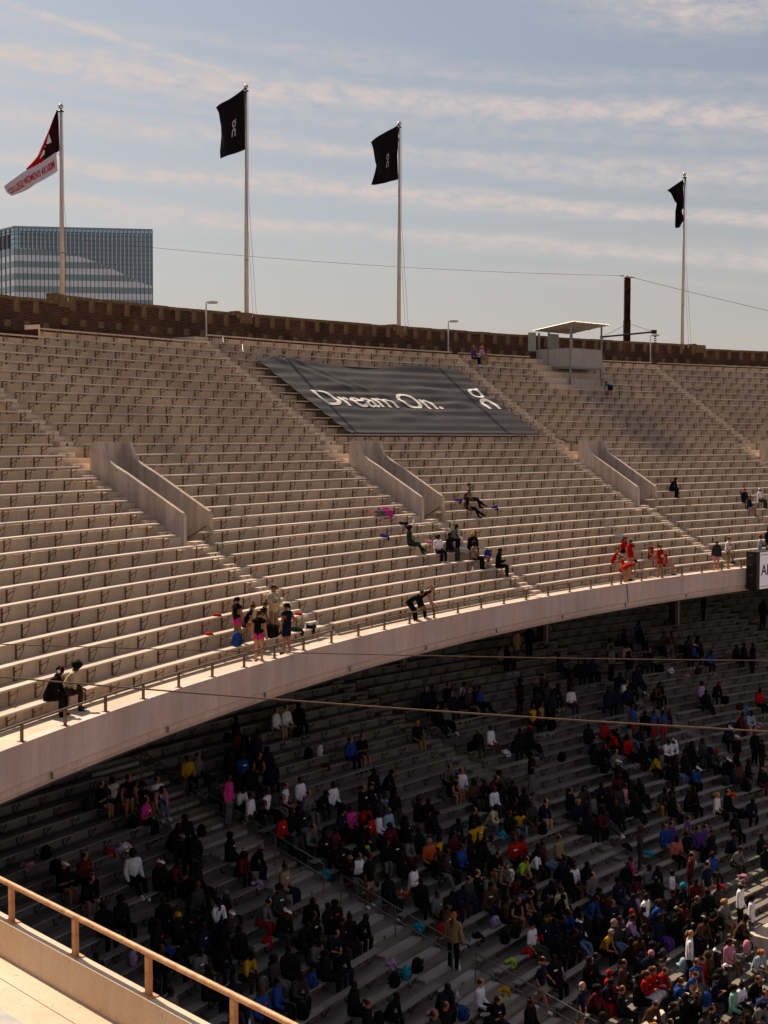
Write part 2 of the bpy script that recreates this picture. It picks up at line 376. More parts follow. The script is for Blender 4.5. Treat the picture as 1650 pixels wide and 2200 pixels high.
def bench(low, k, ta, tb, label, group):
    """ta > tb; boards and brackets between the two angles"""
    R, Z = (R2(k), Zb2(k)) if low else (Rb(k), Zb(k)); PP = P2 if low else P1
    L_ = (ta - tb) * R; nb = max(1, round(L_ / 4.05)); items = []
    for i in range(nb):
        q = ta - (i + .5) * (ta - tb) / nb
        if seen(PP(R, q, Z), 190): items.append((q, (ta - tb) / nb * R - .008))
    if not items: return None
    q0 = items[len(items) // 2][0]; th = thing('bench', label, 'bench', PP(R, q0, Z), q0, group)
    Mi = (Matrix.Translation(PP(R, q0, Z)) @ Matrix.Rotation(q0, 4, 'Z')).inverted()
    for q, ln in items:
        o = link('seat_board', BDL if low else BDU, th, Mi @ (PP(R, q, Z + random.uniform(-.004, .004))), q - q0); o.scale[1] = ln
    nbk = max(2, round(L_ / 1.38)); lo, hi = items[-1][0], items[0][0]; hw = items[0][1] / R / 2
    for i in range(nbk + 1):
        q = ta - .35 / R - i * (ta - tb - .7 / R) / nbk
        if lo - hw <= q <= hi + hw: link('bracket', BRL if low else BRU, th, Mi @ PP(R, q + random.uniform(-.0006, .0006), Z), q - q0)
    return th
SECU = ['left of the first aisle', 'between the first and second aisles', 'under or beside the big banner', 'between the third and fourth aisles', 'right of the fourth aisle']
def upper_row(k):
    segs = []
    for i in range(0, 5):
        if k <= 8: a = UA[i] + .0005; b = UA[i + 1] + .0066
        elif k <= 15: a = (VOM[i] - VOMW - .0006) if VOM[i] else UA[i]; b = (VOM[i + 1] + .0070) if VOM[i + 1] else UA[i + 1] + .006
        elif k <= 17: a = UA[i]; b = (VOM[i + 1] + .0070) if VOM[i + 1] else UA[i + 1] + .006
        else: a = UA[i]; b = UA[i + 1] + .0058
        if k == 9 and VOM[i]: a = UA[i] + .0005
        segs.append((i, a, b))
    return segs
BOOTH_T = (2.2790, 2.2470)
for k in range(1, NR + 1):
    for i, a, b in upper_row(k):
        parts_ = [(a, b, '')]
        if i == 3 and k >= 26:
            parts_ = [(a, 2.2905 + .0015 * (30 - k), ', cut short left of the booth'), (2.2475 if k > 27 else 2.2520 + .001 * (28 - k), b, ', starting right of the booth')]
        if i == 0 and k == 30: parts_ = [(2.5815 if False else a, b, '')]
        for a_, b_, ex in parts_:
            if k == 30 and i <= 1 and a_ > UA[2] + .001: continue
            if k == 29 and i == 0: continue
            if k == 29 and i == 1: a_ = 2.6035
            bench(False, k, a_, b_, 'upper-deck bench, %s row from the rail, %s%s' % (ordw(k), '' if ex else SECU[i], ex[2:]), 'benches of the upper deck')
# ---- aisle steps with stencilled row numbers
_num = {}
def text_mesh(s, size, m, bold=0.0, depth=.002, align='CENTER', spacing=1.0):
    cu = bpy.data.curves.new('txt', 'FONT'); cu.body = s; cu.size = size; cu.extrude = depth; cu.offset = bold; cu.align_x = align; cu.space_character = spacing
    o = bpy.data.objects.new('txt', cu); C.objects.link(o); dg = bpy.context.evaluated_depsgraph_get(); dg.update()
    me = bpy.data.meshes.new_from_object(o.evaluated_get(dg)); bpy.data.objects.remove(o); me.materials.clear(); me.materials.append(m); return me
def num(n):
    if n not in _num: _num[n] = text_mesh(str(n), .17, M['ink'], .006)
    return _num[n]
_sb = {}
def step_box(parent, PP, R, t_hi, t_lo, z0, h, d, m, number=None):
    """box in front of a riser at radius R, from z0 up h, reaching d towards the field"""
    q = (t_hi + t_lo) / 2; wd = (t_hi - t_lo) * R
    key = (round(wd, 1), round(h, 2), round(d, 2), m.name)
    if key not in _sb: _sb[key] = MB().box(-key[2], .0, -key[0] / 2, key[0] / 2, 0, key[1]).mesh('step', m)
    o = link('step', _sb[key], parent, PP(R - .002, q, z0), q)
    if number:
        n_ = link('row_number', num(number), o, (-key[2] - .003, 0, h * .5 - .06)); n_.rotation_euler = (pi / 2, 0, -pi / 2)
for i in range(1, 5):
    for k in range(1, NR + 1):
        if k <= 9: hi, lo = UA[i] + .0066, UA[i] + .0005
        elif k <= 15: hi, lo = VOM[i] + .0068, VOM[i] + .0004
        elif k <= 17: hi, lo = VOM[i] + .0045, VOM[i] - .0035
        else: hi, lo = UA[i] + .0056, UA[i] - .0004
        z0 = floor1(k); h = (floor1(k + 1) - z0) / 2
        step_box(upper, P1, Rb(k) + RIS, hi, lo, z0, h, .36, M['stepc'], k)
for k in range(1, 5):
    z0 = floor1(k); step_box(upper, P1, Rb(k) + RIS, UA[0] + .0066, UA[0] + .0003, z0, (floor1(k + 1) - z0) / 2, .36, M['stepc'], k)

# ---- stair openings (vomitories)
prof = [(17.20, -.040), (17.128, -.040), (17.118, -.075), (17.105, -.112), (17.082, -.140), (17.04, -.166), (16.965, -.203), (16.60, -.409), (16.59, -.425)]
VN = ['leftmost full', 'second from left', 'third from left', 'partly cropped rightmost']
for i in range(1, 5):
    tL = VOM[i]; tR = tL - VOMW
    th = thing('stairwell', '%s concrete stair opening with curved sloping side walls' % VN[i - 1], 'stair opening', P1(VR0, (tL + tR) / 2, floor1(9)), 0, 'stair openings of the upper deck'); o = Vector(th.location)
    for s, q in (('side_wall', tL), ('side_wall', tR + .0016)):
        mb = MB(); pts = [(r * H, ZC + z * H) for r, z in prof]; base = [(r, min(z - .3, floor1(9) - 1.6 if r < VR0 + .2 else z - 1.2)) for r, z in pts]
        base = [(r, floor1(9) - .6 + (r - VR0) * .35) for r, z in pts]
        W = .0016
        for tt in (q, q - W):
            for (r, z), (r2_, z2) in zip(pts, base): mb.v += [P1(r, tt, z) - o, P1(r2_, tt, z2) - o]
        n = len(pts) * 2
        for j in range(len(pts) - 1):
            a = 2 * j; mb.f += [[a, a + 1, a + 3, a + 2], [n + a, n + a + 2, n + a + 3, n + a + 1], [a, a + 2, n + a + 2, n + a]]
        mb.f += [[0, n, n + 1, 1], [n - 2, n - 1, 2 * n - 1, 2 * n - 2]]
        mb.build(s, M['vom'], th)
    mb = MB(); za, zb = ZC - .040 * H, floor1(9) - .4
    for rr in (VR1, VR1 - .2):
        for tt in (tL - .0016, tR + .0016): mb.v += [P1(rr, tt, za) - o, P1(rr, tt, zb) - o]
    mb.f += [[0, 1, 3, 2], [4, 6, 7, 5], [0, 2, 6, 4]]
    mb.build('back_wall', M['vom'], th)
    # descending flight and floor of the opening
    mb = MB(); r = VR0; z = floor1(9)
    for j in range(12):
        a = [P1(r, tt, z) - o for tt in (tL - .0016, tR)]; b = [P1(r + .3, tt, z) - o for tt in (tL - .0016, tR)]; c_ = [P1(r + .3, tt, z - .18) - o for tt in (tL - .0016, tR)]
        mb.add(a + b + c_, [[0, 1, 3, 2], [2, 3, 5, 4]]); r += .3; z -= .18
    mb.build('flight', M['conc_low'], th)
    MB().tube([P1(VR0 + .1, tR + .0024, floor1(9) + .75) - o, P1(VR0 + 1.6, tR + .0024, floor1(9) - .1) - o], .02, 6).build('handrail', M['brk'], th)

# ================================================================ BRICK WALL
bm_ = bpy.data.materials.new('brown_brickwork'); bm_.use_nodes = True; t_ = bm_.node_tree; b_ = t_.nodes['Principled BSDF']; b_.inputs['Roughness'].default_value = .9; b_.inputs['Specular IOR Level'].default_value = .2
uvn = t_.nodes.new('ShaderNodeUVMap'); br = t_.nodes.new('ShaderNodeTexBrick'); t_.links.new(uvn.outputs[0], br.inputs['Vector'])
br.inputs['Color1'].default_value = (.085, .027, .014, 1); br.inputs['Color2'].default_value = (.014, .007, .006, 1); br.inputs['Mortar'].default_value = (.17, .105, .06, 1)
br.inputs['Scale'].default_value = 1; br.inputs['Mortar Size'].default_value = .011; br.inputs['Brick Width'].default_value = .26; br.inputs['Row Height'].default_value = .080; br.inputs['Bias'].default_value = -.1
nz_ = t_.nodes.new('ShaderNodeTexNoise'); nz_.inputs['Scale'].default_value = .5; nz_.inputs['Detail'].default_value = 5; t_.links.new(uvn.outputs[0], nz_.inputs['Vector'])
mr_ = t_.nodes.new('ShaderNodeMapRange'); mr_.inputs[1].default_value = .3; mr_.inputs[2].default_value = .7; mr_.inputs[3].default_value = .55; mr_.inputs[4].default_value = 1.35; t_.links.new(nz_.outputs[0], mr_.inputs[0])
vs_ = t_.nodes.new('ShaderNodeVectorMath'); vs_.operation = 'SCALE'; t_.links.new(br.outputs[0], vs_.inputs[0]); t_.links.new(mr_.outputs[0], vs_.inputs[3]); t_.links.new(vs_.outputs[0], b_.inputs['Base Color'])
bp_ = t_.nodes.new('ShaderNodeBump'); bp_.inputs['Strength'].default_value = .6; bp_.inputs['Distance'].default_value = .02; bp_.invert = True; t_.links.new(br.outputs['Fac'], bp_.inputs['Height']); t_.links.new(bp_.outputs[0], b_.inputs['Normal'])
wall = thing('brick_wall', 'dark brown brick perimeter wall with sandstone blocks behind the top benches', 'wall')
steps_ = [(T1B, 2.5722, ZC + 6.80), (2.5722, 2.4715, ZC + 7.12), (2.4715, 2.3705, ZC + 7.18), (2.3705, 2.1452, ZC + 7.22), (2.1452, T1A, ZC + 6.95)]
vs = []; fs = []; uvs = []
def quad(a, b, c_, d_, ua, ub, va, vb):
    k = len(vs); vs.extend([a, b, c_, d_]); fs.append([k, k + 1, k + 2, k + 3]); uvs.extend([(ua, va), (ub, va), (ub, vb), (ua, vb)])
for ta, tb, zt in steps_:
    cc = frange(tb, ta, .012)[::-1]
    for a, b in zip(cc, cc[1:]):
        ua, ub = -a * RW, -b * RW; zb_ = floor1(28)
        quad(P1(RW, a, zb_), P1(RW, b, zb_), P1(RW, b, zt - .16), P1(RW, a, zt - .16), ua, ub, zb_, zt - .16)
        quad(P1(RW + .55, b, -1), P1(RW + .55, a, -1), P1(RW + .55, a, zt - .16), P1(RW + .55, b, zt - .16), ub, ua, -1, zt - .16)
        quad(P1(RW, a, zt - .16), P1(RW, b, zt - .16), P1(RW + .55, b, zt - .16), P1(RW + .55, a, zt - .16), ua, ub, 0, .55)
    for q in (ta, tb): quad(P1(RW, q, zt - 1), P1(RW + .55, q, zt - 1), P1(RW + .55, q, zt - .16), P1(RW, q, zt - .16), 0, .55, zt - 1, zt - .16)
me = bpy.data.meshes.new('brickwork'); me.from_pydata([tuple(v) for v in vs], [], fs); me.update(); ul = me.uv_layers.new(name='UVMap'); ul.data.foreach_set('uv', [c for p in uvs for c in p]); me.materials.append(bm_); link('brickwork', me, wall)
# flank walls closing the ends of the stand
for q in (T1A, T1B):
    mb = MB(); mb.add([P1(R0 + 1, q, 0), P1(RW + .5, q, 0), P1(RW + .5, q, ZC + 6.5), P1(R0 + 1, q, ZL - .5)], [[0, 1, 2, 3]]); mb.build('end_wall', M['conc_low'], wall)
# coping stones, tall hanging blocks and small lower blocks
cop = MB().box(-.04, .60, -.5, .5, -.16, 0).mesh('coping_stone', M['stone'])
tall = MB().box(-.03, .1, -.20, .20, -.62, 0).mesh('stone_block', M['stone']); small = MB().box(-.025, .1, -.22, .22, -.34, 0).mesh('stone_block_small', M['stone'])
capm = MB().box(-.07, .60, .30, .62, -.02, .06).box(-.04, .58, .34, .60, -.36, -.02).box(-.02, .1, -.75, .30, -.62, -.01).mesh('pier_cap', M['stone'])
rr_ = random.Random(3)
for ta, tb, zt in steps_:
    n = max(1, round((ta - tb) * RW / 1.15))
    for i in range(n):
        q = ta - (i + .5) * (ta - tb) / n
        if not seen(P1(RW, q, zt), 60): continue
        o = link('coping_stone', cop, wall, P1(RW + rr_.uniform(-.012, .012), q, zt + rr_.uniform(-.02, .012)), q); o.scale[1] = (ta - tb) / n * RW - .02
PIT = .00945; q = 2.5932 + PIT
while q > 2.085:
    zt = next(z for a, b, z in steps_ if a >= q > b) - .16
    if not any(abs(q - e) < .0028 for e in (2.5722, 2.4715, 2.3705, 2.1452)):
        link('stone_block', tall, wall, P1(RW, q, zt), q)
    link('stone_block', small, wall, P1(RW, q + PIT * .47, zt - 1.02), q)
    q -= PIT
for q in (2.5722, 2.4715, 2.3705, 2.1470):
    zt = next(z for a, b, z in steps_ if a >= q - .001 > b)
    link('pier_cap', capm, wall, P1(RW - .02, q - .0022, zt), q)
# scuppers
sc_me = MB().tube([(-.05, -.09, -.1), (-.08, -.03, -.32)], .014, 4).tube([(-.05, .09, -.1), (-.08, .03, -.32)], .014, 4).tube([(-.06, -.1, -.30), (-.06, .1, -.22)], .012, 4).mesh('halyard_cleat', M['pole'])
# ---- wall end plate in front of row 30 on the left
M['infill'] = mat('dark_brick_infill', (.045, .02, .013), .9, .4, 6)
mb = MB(); mb.add([P1(Rb(28) + RIS + .02, 2.6065, floor1(29) - .1), P1(Rb(29) + .5, 2.6065, floor1(29) - .1), P1(Rb(29) + .5, 2.6065, Zb(29) + .10), P1(Rb(28) + RIS + .02, 2.6065, Zb(29) + .10),
    P1(Rb(28) + RIS + .02, 2.6057, floor1(29) - .1), P1(Rb(29) + .5, 2.6057, floor1(29) - .1), P1(Rb(29) + .5, 2.6057, Zb(29) + .10), P1(Rb(28) + RIS + .02, 2.6057, Zb(29) + .10)], [[0, 1, 2, 3], [4, 7, 6, 5], [0, 3, 7, 4], [3, 2, 6, 7]])
mb.build('end_plate', M['stepc'], upper)
mobj('brick_infill', [P1(Rb(28) + RIS + .02, 2.60655, floor1(29) - .1), P1(RW, 2.60655, floor1(29) - .1), P1(RW, 2.60655, floor1(30) + .03), P1(Rb(28) + RIS + .02, 2.60655, floor1(30) + .03)], [[0, 1, 2, 3]], M['infill'], wall)

# ================================================================ LOWER STAND
lower = thing('lower_stand', 'shaded lower grandstand tier of worn grey benches beneath the overhanging deck', 'grandstand')
def profile2():
    p = [(R2(0) - 1.0, 0), (R2(0) - 1.0, floor2(0))]
    for m in range(0, NL + 1):
        r = R2(m) + RIS; p.append((r, floor2(m))); p.append((r, floor2(m + 1)))
    p += [(R2(NL) + 2.6, floor2(NL + 1)), (R2(NL) + 2.6, ZC - 2)]
    return p
pr = profile2(); cs = frange(T2A, T2B, .012); mb = MB(); nP = len(pr)
for t in cs:
    for r, z in pr: mb.v.append(P2(r, t, z))
for i in range(len(cs) - 1):
    for j in range(nP - 1): a = i * nP + j; mb.f.append([a, a + nP, a + nP + 1, a + 1])
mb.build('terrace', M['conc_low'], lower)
SECL = ['at the far left', 'left of the railed stairs', 'right of the railed stairs', 'between the two middle aisles', 'in the right-hand block', 'at the far right', 'beyond the far right']
def lower_secs():
    e = [T2B] + [x for p in LA for x in p] + [T2A]; return [(e[2 * i], e[2 * i + 1]) for i in range(len(e) // 2)]
SECS = lower_secs()
def hidden_by_fascia(P):
    u, v = proj(P); h = cyl(u, v, R0 - .1, CX1, CY1)
    if not h: return False
    return h[0][2] > ZL - 1.25
for m in range(0, NL + 1):
    for i, (a, b) in enumerate(SECS):
        if all(hidden_by_fascia(P2(R2(m), a + (b - a) * s, Zb2(m) - .3)) for s in (0, .25, .5, .75, 1)): continue
        bench(True, m, a - .0004, b + .0004, 'lower-tier bench, %s row down from the back, %s' % (ordw(NL + 1 - m), SECL[i]), 'benches of the lower tier')
for i, (a, b) in enumerate(LA):
    wide = i == 1
    for m in range(0, NL + 1):
        z0 = floor2(m); h = (floor2(m + 1) - z0) / 2; R = R2(m) + RIS
        if not seen(P2(R, (a + b) / 2, z0), 60) or hidden_by_fascia(P2(R, (a + b) / 2, z0)): continue
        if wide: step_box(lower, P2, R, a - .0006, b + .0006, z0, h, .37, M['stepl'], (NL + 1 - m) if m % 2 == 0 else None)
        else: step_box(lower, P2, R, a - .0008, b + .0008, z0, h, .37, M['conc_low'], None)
# columns and beams holding the upper deck
for i in range(-3, 7):
    q = 2.402 + .0927 * (2 - i)
    if not (T2A < q < T2B): continue
    R = 16.97 * H; m_ = round((R - R2(0)) / (.1032 * H)); z0 = floor2(m_) - .1; P = P2(R, q)
    r1 = hypot(P[0] - CX1, P[1] - CY1); k = max(1, (r1 - Rb(0)) / (.1001 * H)); zt = floor1(int(k)) - .6
    th = thing('column', 'square concrete column under the overhang, %s from the left' % ordw(i + 4), 'column', P2(R, q, z0), q, 'columns under the overhang')
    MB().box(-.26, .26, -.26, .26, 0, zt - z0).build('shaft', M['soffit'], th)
    MB().box(-.31, -.26, -.05, .05, .1, zt - z0).build('conduit', M['galv'], th)
# central handrails on the wide stairs
q0 = 2.5748; nh = 0
for ra, rb in ((17.05, 15.33), (15.23, 14.62), (14.50, 13.2)):
    ma, mb_ = [(r * H - R2(0)) / (.1032 * H) for r in (ra, rb)]
    nh += 1; zf = lambda r: (lambda mm: Zb2(int(mm)) - .43 + (mm - int(mm)) * (Zb2(int(mm) + 1) - Zb2(int(mm))))((r - R2(0) - RIS + .75) / (.1032 * H))
    th = thing('handrail', ['upper', 'middle', 'lowest'][nh - 1] + ' run of grey double-bar handrail down the wide shaded stairs', 'handrail', P2(ra * H, q0, zf(ra * H)), 0, 'handrails of the wide stairs'); o = Vector(th.location)
    L_ = (ra - rb) * H; n = max(1, round(L_ / 2.1)); pm = bpy.data.meshes.get('handrail_post') or MB().tube([(0, 0, -.12), (0, 0, .98)], .027, 6).mesh('handrail_post', M['rail_low'])
    for i in range(n + 1):
        r = ra * H - L_ * i / n; link('post', pm, th, P2(r, q0, zf(r)) - o)
    for nm, hh in (('top_rail', .98), ('mid_rail', .55)):
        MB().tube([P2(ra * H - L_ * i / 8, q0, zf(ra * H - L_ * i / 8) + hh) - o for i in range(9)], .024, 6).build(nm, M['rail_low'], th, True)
# parapets of the lower stair openings (sunlit, lower right)
def parapet(q1, q2, Ra, Rb_, top, lab):
    th = thing('parapet', lab, 'parapet', P2(Ra, q1, top - 1.6), 0); o = Vector(th.location)
    for nm, pts in (('end_wall', [(Ra, q1), (Ra, q2), (Ra + .22, q2), (Ra + .22, q1)]), ('side_wall', [(Rb_, q1 + .0022), (Ra + .22, q1 + .0022), (Ra + .22, q1), (Rb_, q1)])):
        v = [P2(r, q, top - 1.8) - o for r, q in pts] + [P2(r, q, top) - o for r, q in pts]
        mobj(nm, v, [[0, 1, 2, 3], [4, 7, 6, 5], [0, 4, 5, 1], [1, 5, 6, 2], [2, 6, 7, 3], [3, 7, 4, 0]], M['vom'], th)
parapet(2.4560, 2.40, 13.86 * H, 13.4 * H, ZC - 18.72, 'pale concrete stair parapet at the right edge below the man in white')
parapet(2.5600, 2.52, 13.80 * H, 13.4 * H, ZC - 18.93, 'pale parapet corner at the bottom edge of the crowd')

# ================================================================ NEAR STAND (left foreground)
tN = Vector((.656, -.755, 0)); nN = Vector((-.755, -.656, 0)); aN = Vector((-5.57, 21.74, 0))
ns = thing('near_stand', 'sunlit foreground concrete parapet and walkway of the near stand, lower left', 'grandstand', aN + Vector((0, 0, ZL)), 0); oN = Vector(ns.location)
def nb_box(s0, s1, o0, o1, z0, z1):
    mb = MB(); v = [aN + tN * s + nN * o_ + Vector((0, 0, z)) - oN for z in (z0, z1) for o_ in (o0, o1) for s in (s0, s1)]
    return mb.add(v, [[0, 2, 3, 1], [4, 5, 7, 6], [0, 1, 5, 4], [2, 6, 7, 3], [0, 4, 6, 2], [1, 3, 7, 5]])
M['near'] = concrete('concrete_near', (.62, .50, .385), .15, .3)
S0, S1 = -7.9, 60
for a, b in ((S0, -4.2), (-4.194, 3.1 - 2.0), (1.106, 6.4), (6.406, 11.7), (11.706, 25), (25.006, S1)):
    nb_box(a, b, -.09, .10, ZL - 1.1, ZL).build('parapet_panel', M['near'], ns)
nb_box(S0, S1, .10, .52, ZL - .80, ZL - .545).build('walkway_strip', M['near'], ns)
nb_box(S0, S1, .528, 2.2, ZL - .80, ZL - .55).build('walkway', M['near'], ns)
for r in range(0, 30):
    nb_box(S0, S1, 2.2 + .75 * r, 2.95 + .75 * r + .3, ZL - .8 + .44 * r, ZL - .12 + .44 * r).build('terrace_step', M['near'], ns)
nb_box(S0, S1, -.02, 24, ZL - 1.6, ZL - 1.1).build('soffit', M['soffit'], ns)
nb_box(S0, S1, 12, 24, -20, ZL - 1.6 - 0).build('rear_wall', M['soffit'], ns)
fb = thing('bench', 'blurred near bench edge at the bottom left corner of the picture', 'bench', aN + nN * 1.55 + Vector((0, 0, ZL - .13)), 0); oB = Vector(fb.location)
for i in range(12):
    s = S0 + .3 + i * 4.05; v = [aN + tN * (s + a_) + nN * o_ + Vector((0, 0, z)) - oB for z in (ZL - .18, ZL - .13) for o_ in (1.52, 1.82) for a_ in (0, 4.04)]
    MB().add(v, [[0, 2, 3, 1], [4, 5, 7, 6], [0, 1, 5, 4], [2, 6, 7, 3], [0, 4, 6, 2], [1, 3, 7, 5]]).build('seat_board', M['galv'], fb)
    v = [aN + tN * (s + .6 + a_) + nN * o_ + Vector((0, 0, z)) - oB for z in (ZL - .55, ZL - .18) for o_ in (1.6, 1.75) for a_ in (0, .06)]
    MB().add(v, [[0, 2, 3, 1], [4, 5, 7, 6], [0, 1, 5, 4], [2, 6, 7, 3], [0, 4, 6, 2], [1, 3, 7, 5]]).build('leg', M['galv'], fb)
gr = thing('guard_rail', 'rusty tan pipe rail on square posts across the lower left foreground', 'railing', aN + Vector((0, 0, ZL)), 0); oR = Vector(gr.location); ang = atan2(tN[1], tN[0])
pm = MB().box(-.045, .045, -.032, .032, 0, .53).mesh('near_post', M['rust_rail']); pl = MB().box(-.12, .12, -.085, .085, 0, .014).mesh('base_plate', M['rust_rail'])
for i in range(-4, 20):
    P = aN + tN * (i * 1.92) + Vector((0, 0, ZL)); p = link('post', pm, gr, P - oR, ang); link('base_plate', pl, p, (0, 0, .001))
MB().tube([aN + tN * (S0 + .5) + Vector((0, 0, ZL + .565)) - oR + tN * (i * 45 / 30) for i in range(31)], .042, 12).build('top_rail', M['rust_rail'], gr, True)
# ================================================================ FLAGPOLES AND FLAGS
POLES = [(2.5695, 7.12, 16.75, -16.40, 75.5), (2.4665, 7.25, 20.46, -8.1, 87.0), (2.3676, 7.27, 20.51, 1.0, 97.4), (2.1570, 7.25, 20.52, 23.4, 116.)]
PN = ['leftmost', 'second from left', 'third from left', 'rightmost']
POS = []
for i, (q, z0, z1, _, _) in enumerate(POLES):
    B = P1(RW + .1, q, ZC + z0 - .4); h = z1 - z0 + .4
    th = thing('flagpole', 'tall white flagpole with gilt ball on the brick wall, %s' % PN[i], 'flagpole', B, 0, 'flagpoles on the brick wall')
    MB().tube([(0, 0, 0), (0, 0, h * .45), (0, 0, h - .35)], [.135, .115, .065], 12).build('pole', M['pole'], th, True)
    MB().tube([(0, 0, .3), (0, 0, .36)], [.15, .15], 12).tube([(0, 0, h * .25), (0, 0, h * .25 + .05)], [.139, .139], 12).build('band', M['galv'], th, True)
    MB().tube([(0, 0, h - .36), (0, 0, h - .28)], [.13, .05], 10).box(-.15, .15, -.05, .05, h - .40, h - .34).build('truck', M['black'], th)
    MB().ball((0, 0, h - .12), .135, 14, 10).build('ball', M['ball'], th, True)
    MB().tube([(.12, -.12, h - .4), (.17, -.2, h * .5), (.62, -.45, .15)], .011, 4).tube([(-.1, -.12, h - .4), (.0, -.18, h * .55), (.42, -.42, .1)], .010, 4).build('halyard', M['brk'], th)
    link('halyard_cleat', sc_me, th, (.45, -.42, .35))
    POS.append(B)
def polyl(pts, s):
    n = len(pts) - 1; x = min(s * n, n - 1e-6); i = int(x); f = x - i
    return pts[i][0] * (1 - f) + pts[i + 1][0] * f, pts[i][1] * (1 - f) + pts[i + 1][1] * f
def curvl(pts, s):                                   # by length
    d = [0]
    for a, b in zip(pts, pts[1:]): d.append(d[-1] + hypot(b[0] - a[0], b[1] - a[1]))
    x = s * d[-1]
    for i in range(len(pts) - 1):
        if x <= d[i + 1] + 1e-9:
            f = (x - d[i]) / (d[i + 1] - d[i] + 1e-9); return pts[i][0] * (1 - f) + pts[i + 1][0] * f, pts[i][1] * (1 - f) + pts[i + 1][1] * f
class Cloth:
    """sheet hanging from a pole: size in metres from the pole, folds run in depth"""
    def __init__(s, left, right, upx, vpx, P, away=.5, waves=((2.2, .18, 0),), top=None, bot=None):
        s.l, s.r, s.ux, s.vx, s.P, s.aw, s.w, s.top, s.bot = left, right, upx, vpx, Vector(P), away, waves, top, bot
        s.ppm = F / P[1]
    def at(s, a, b, lift=0):
        """a: 0 at the fly .. 1 at the hoist, b: 0 top .. 1 bottom"""
        lx, ly = curvl(s.l, b); rx, ry = curvl(s.r, b); u = lx + (rx - lx) * a; v = ly + (ry - ly) * a
        if s.top: v += s.top * sin(pi * a) * (1 - b)
        if s.bot: v += s.bot * sin(pi * a) * b
        x = (u - s.ux) / s.ppm; z = (s.vx - v) / s.ppm; d = abs(x)
        y = s.aw * d
        for fr, am, ph in s.w: y += am * sin(fr * (1 - a) * pi + ph + b * 2.0) * min(1, (1 - a) * 2.5)
        return Vector((s.P[0] + x, s.P[1] + y - lift, s.P[2] + z)) if True else None
    def mesh(s, name, m, o, nx=26, ny=34, parent=None, a0=0, a1=1):
        mb = MB()
        for j in range(ny + 1):
            for i in range(nx + 1): mb.v.append(s.at(a0 + (a1 - a0) * i / nx, j / ny) - o)
        for j in range(ny):
            for i in range(nx): k = j * (nx + 1) + i; mb.f.append([k, k + 1, k + nx + 2, k + nx + 1])
        return mb.build(name, m, parent, True)
def logo_shape():
    """ring with a tick over an arch, unit height about 1"""
    v = []; f = []; n = 24
    for i in range(n): a = 2 * pi * i / n; v += [(.21 * cos(a), .27 + .21 * sin(a)), (.115 * cos(a), .27 + .115 * sin(a))]
    f += [[2 * i, (2 * i + 2) % (2 * n), (2 * i + 3) % (2 * n), 2 * i + 1] for i in range(n)]
    k = len(v); v += [(.08, .42), (.16, .36), (.235, .50), (.155, .525)]; f.append([k, k + 1, k + 2, k + 3])
    k = len(v); m = 14
    for i in range(m + 1): a = pi - pi * i / m; v += [(.21 * cos(a), -.20 + .21 * sin(a)), (.105 * cos(a), -.20 + .105 * sin(a))]
    f += [[k + 2 * i, k + 2 * i + 2, k + 2 * i + 3, k + 2 * i + 1] for i in range(m)]
    k = len(v); v += [(-.21, -.20), (-.105, -.20), (-.105, -.48), (-.21, -.48), (.105, -.20), (.21, -.20), (.21, -.48), (.105, -.48)]; f += [[k, k + 1, k + 2, k + 3], [k + 4, k + 5, k + 6, k + 7]]
    return v, f
FL2 = Cloth([(463, 234), (469, 246), (473.5, 275), (474, 292), (470, 325), (470.5, 340)], [(529.5, 198), (529, 240), (528, 328.5)], 534.0, 182 + (20.46 - 7.25 + .4) * 0, (POS[1][0], POS[1][1] - .1, 0), .55, ((1.6, .22, .3), (3.6, .06, 1)), bot=3)
def vref(P): return 936 + 0
def setz(c): c.vx = proj(c.P + Vector((0, 0, ZC)))[1]; c.P[2] = ZC; c.ux = proj(c.P)[0]
for c in (FL2,): c.P[2] = 0; c.vx = None
def fix(c):
    c.P[2] = ZC; u, v = proj(c.P); c.ux = u; c.vx = v
fix(FL2)
FL3 = Cloth([(795.5, 306), (800, 320), (804, 345), (807, 357), (803, 375), (796, 397)], [(856, 275), (854, 315), (852, 340), (854, 391.5)], 0, 0, (POS[2][0], POS[2][1] - .1, 0), .5, ((1.9, .24, .9), (4.2, .07, 0)), bot=3); fix(FL3)
FL4 = Cloth([(1428.5, 413), (1436, 420), (1443, 438), (1447, 443), (1444, 460), (1444, 492)], [(1467, 388), (1465, 420), (1462, 452), (1459, 458), (1464, 476), (1454, 494)], 0, 0, (POS[3][0], POS[3][1] - .1, 0), .35, ((2.6, .30, 1.4), (5, .08, 0))); fix(FL4)
for c, P, nm, lb in ((FL2, POS[1], 'flag', 'black flag with a pale ring-and-arch emblem, larger and fully spread, second pole'), (FL3, POS[2], 'flag', 'black flag with a pale narrow emblem and frayed lit edge, third pole'), (FL4, POS[3], 'flag', 'black flag twisted and drooping against the rightmost pole')):
    th = thing(nm, lb, 'flag', Vector((P[0], P[1], c.at(1, 0)[2])), 0, 'black flags'); o = Vector(th.location)
    c.mesh('cloth', M['flagk'], o, parent=th)
    if c is not FL4:
        v, f = logo_shape(); ca, cb, sa, sb = ((.54, .56, .34, .295) if c is FL2 else (.55, .58, .24, .27))
        mobj('emblem', [c.at(ca + x * sa * 1.05, cb - y * sb, .035) - o for x, y in v], f, M['logo'], th)
    MB().tube([c.at(1, .01) - o, Vector((P[0], P[1], c.at(1, .01)[2])) - o], .015, 4).tube([c.at(1, .97) - o, Vector((P[0], P[1], c.at(1, .97)[2])) - o], .012, 4).build('snap_hook', M['galv'], th)
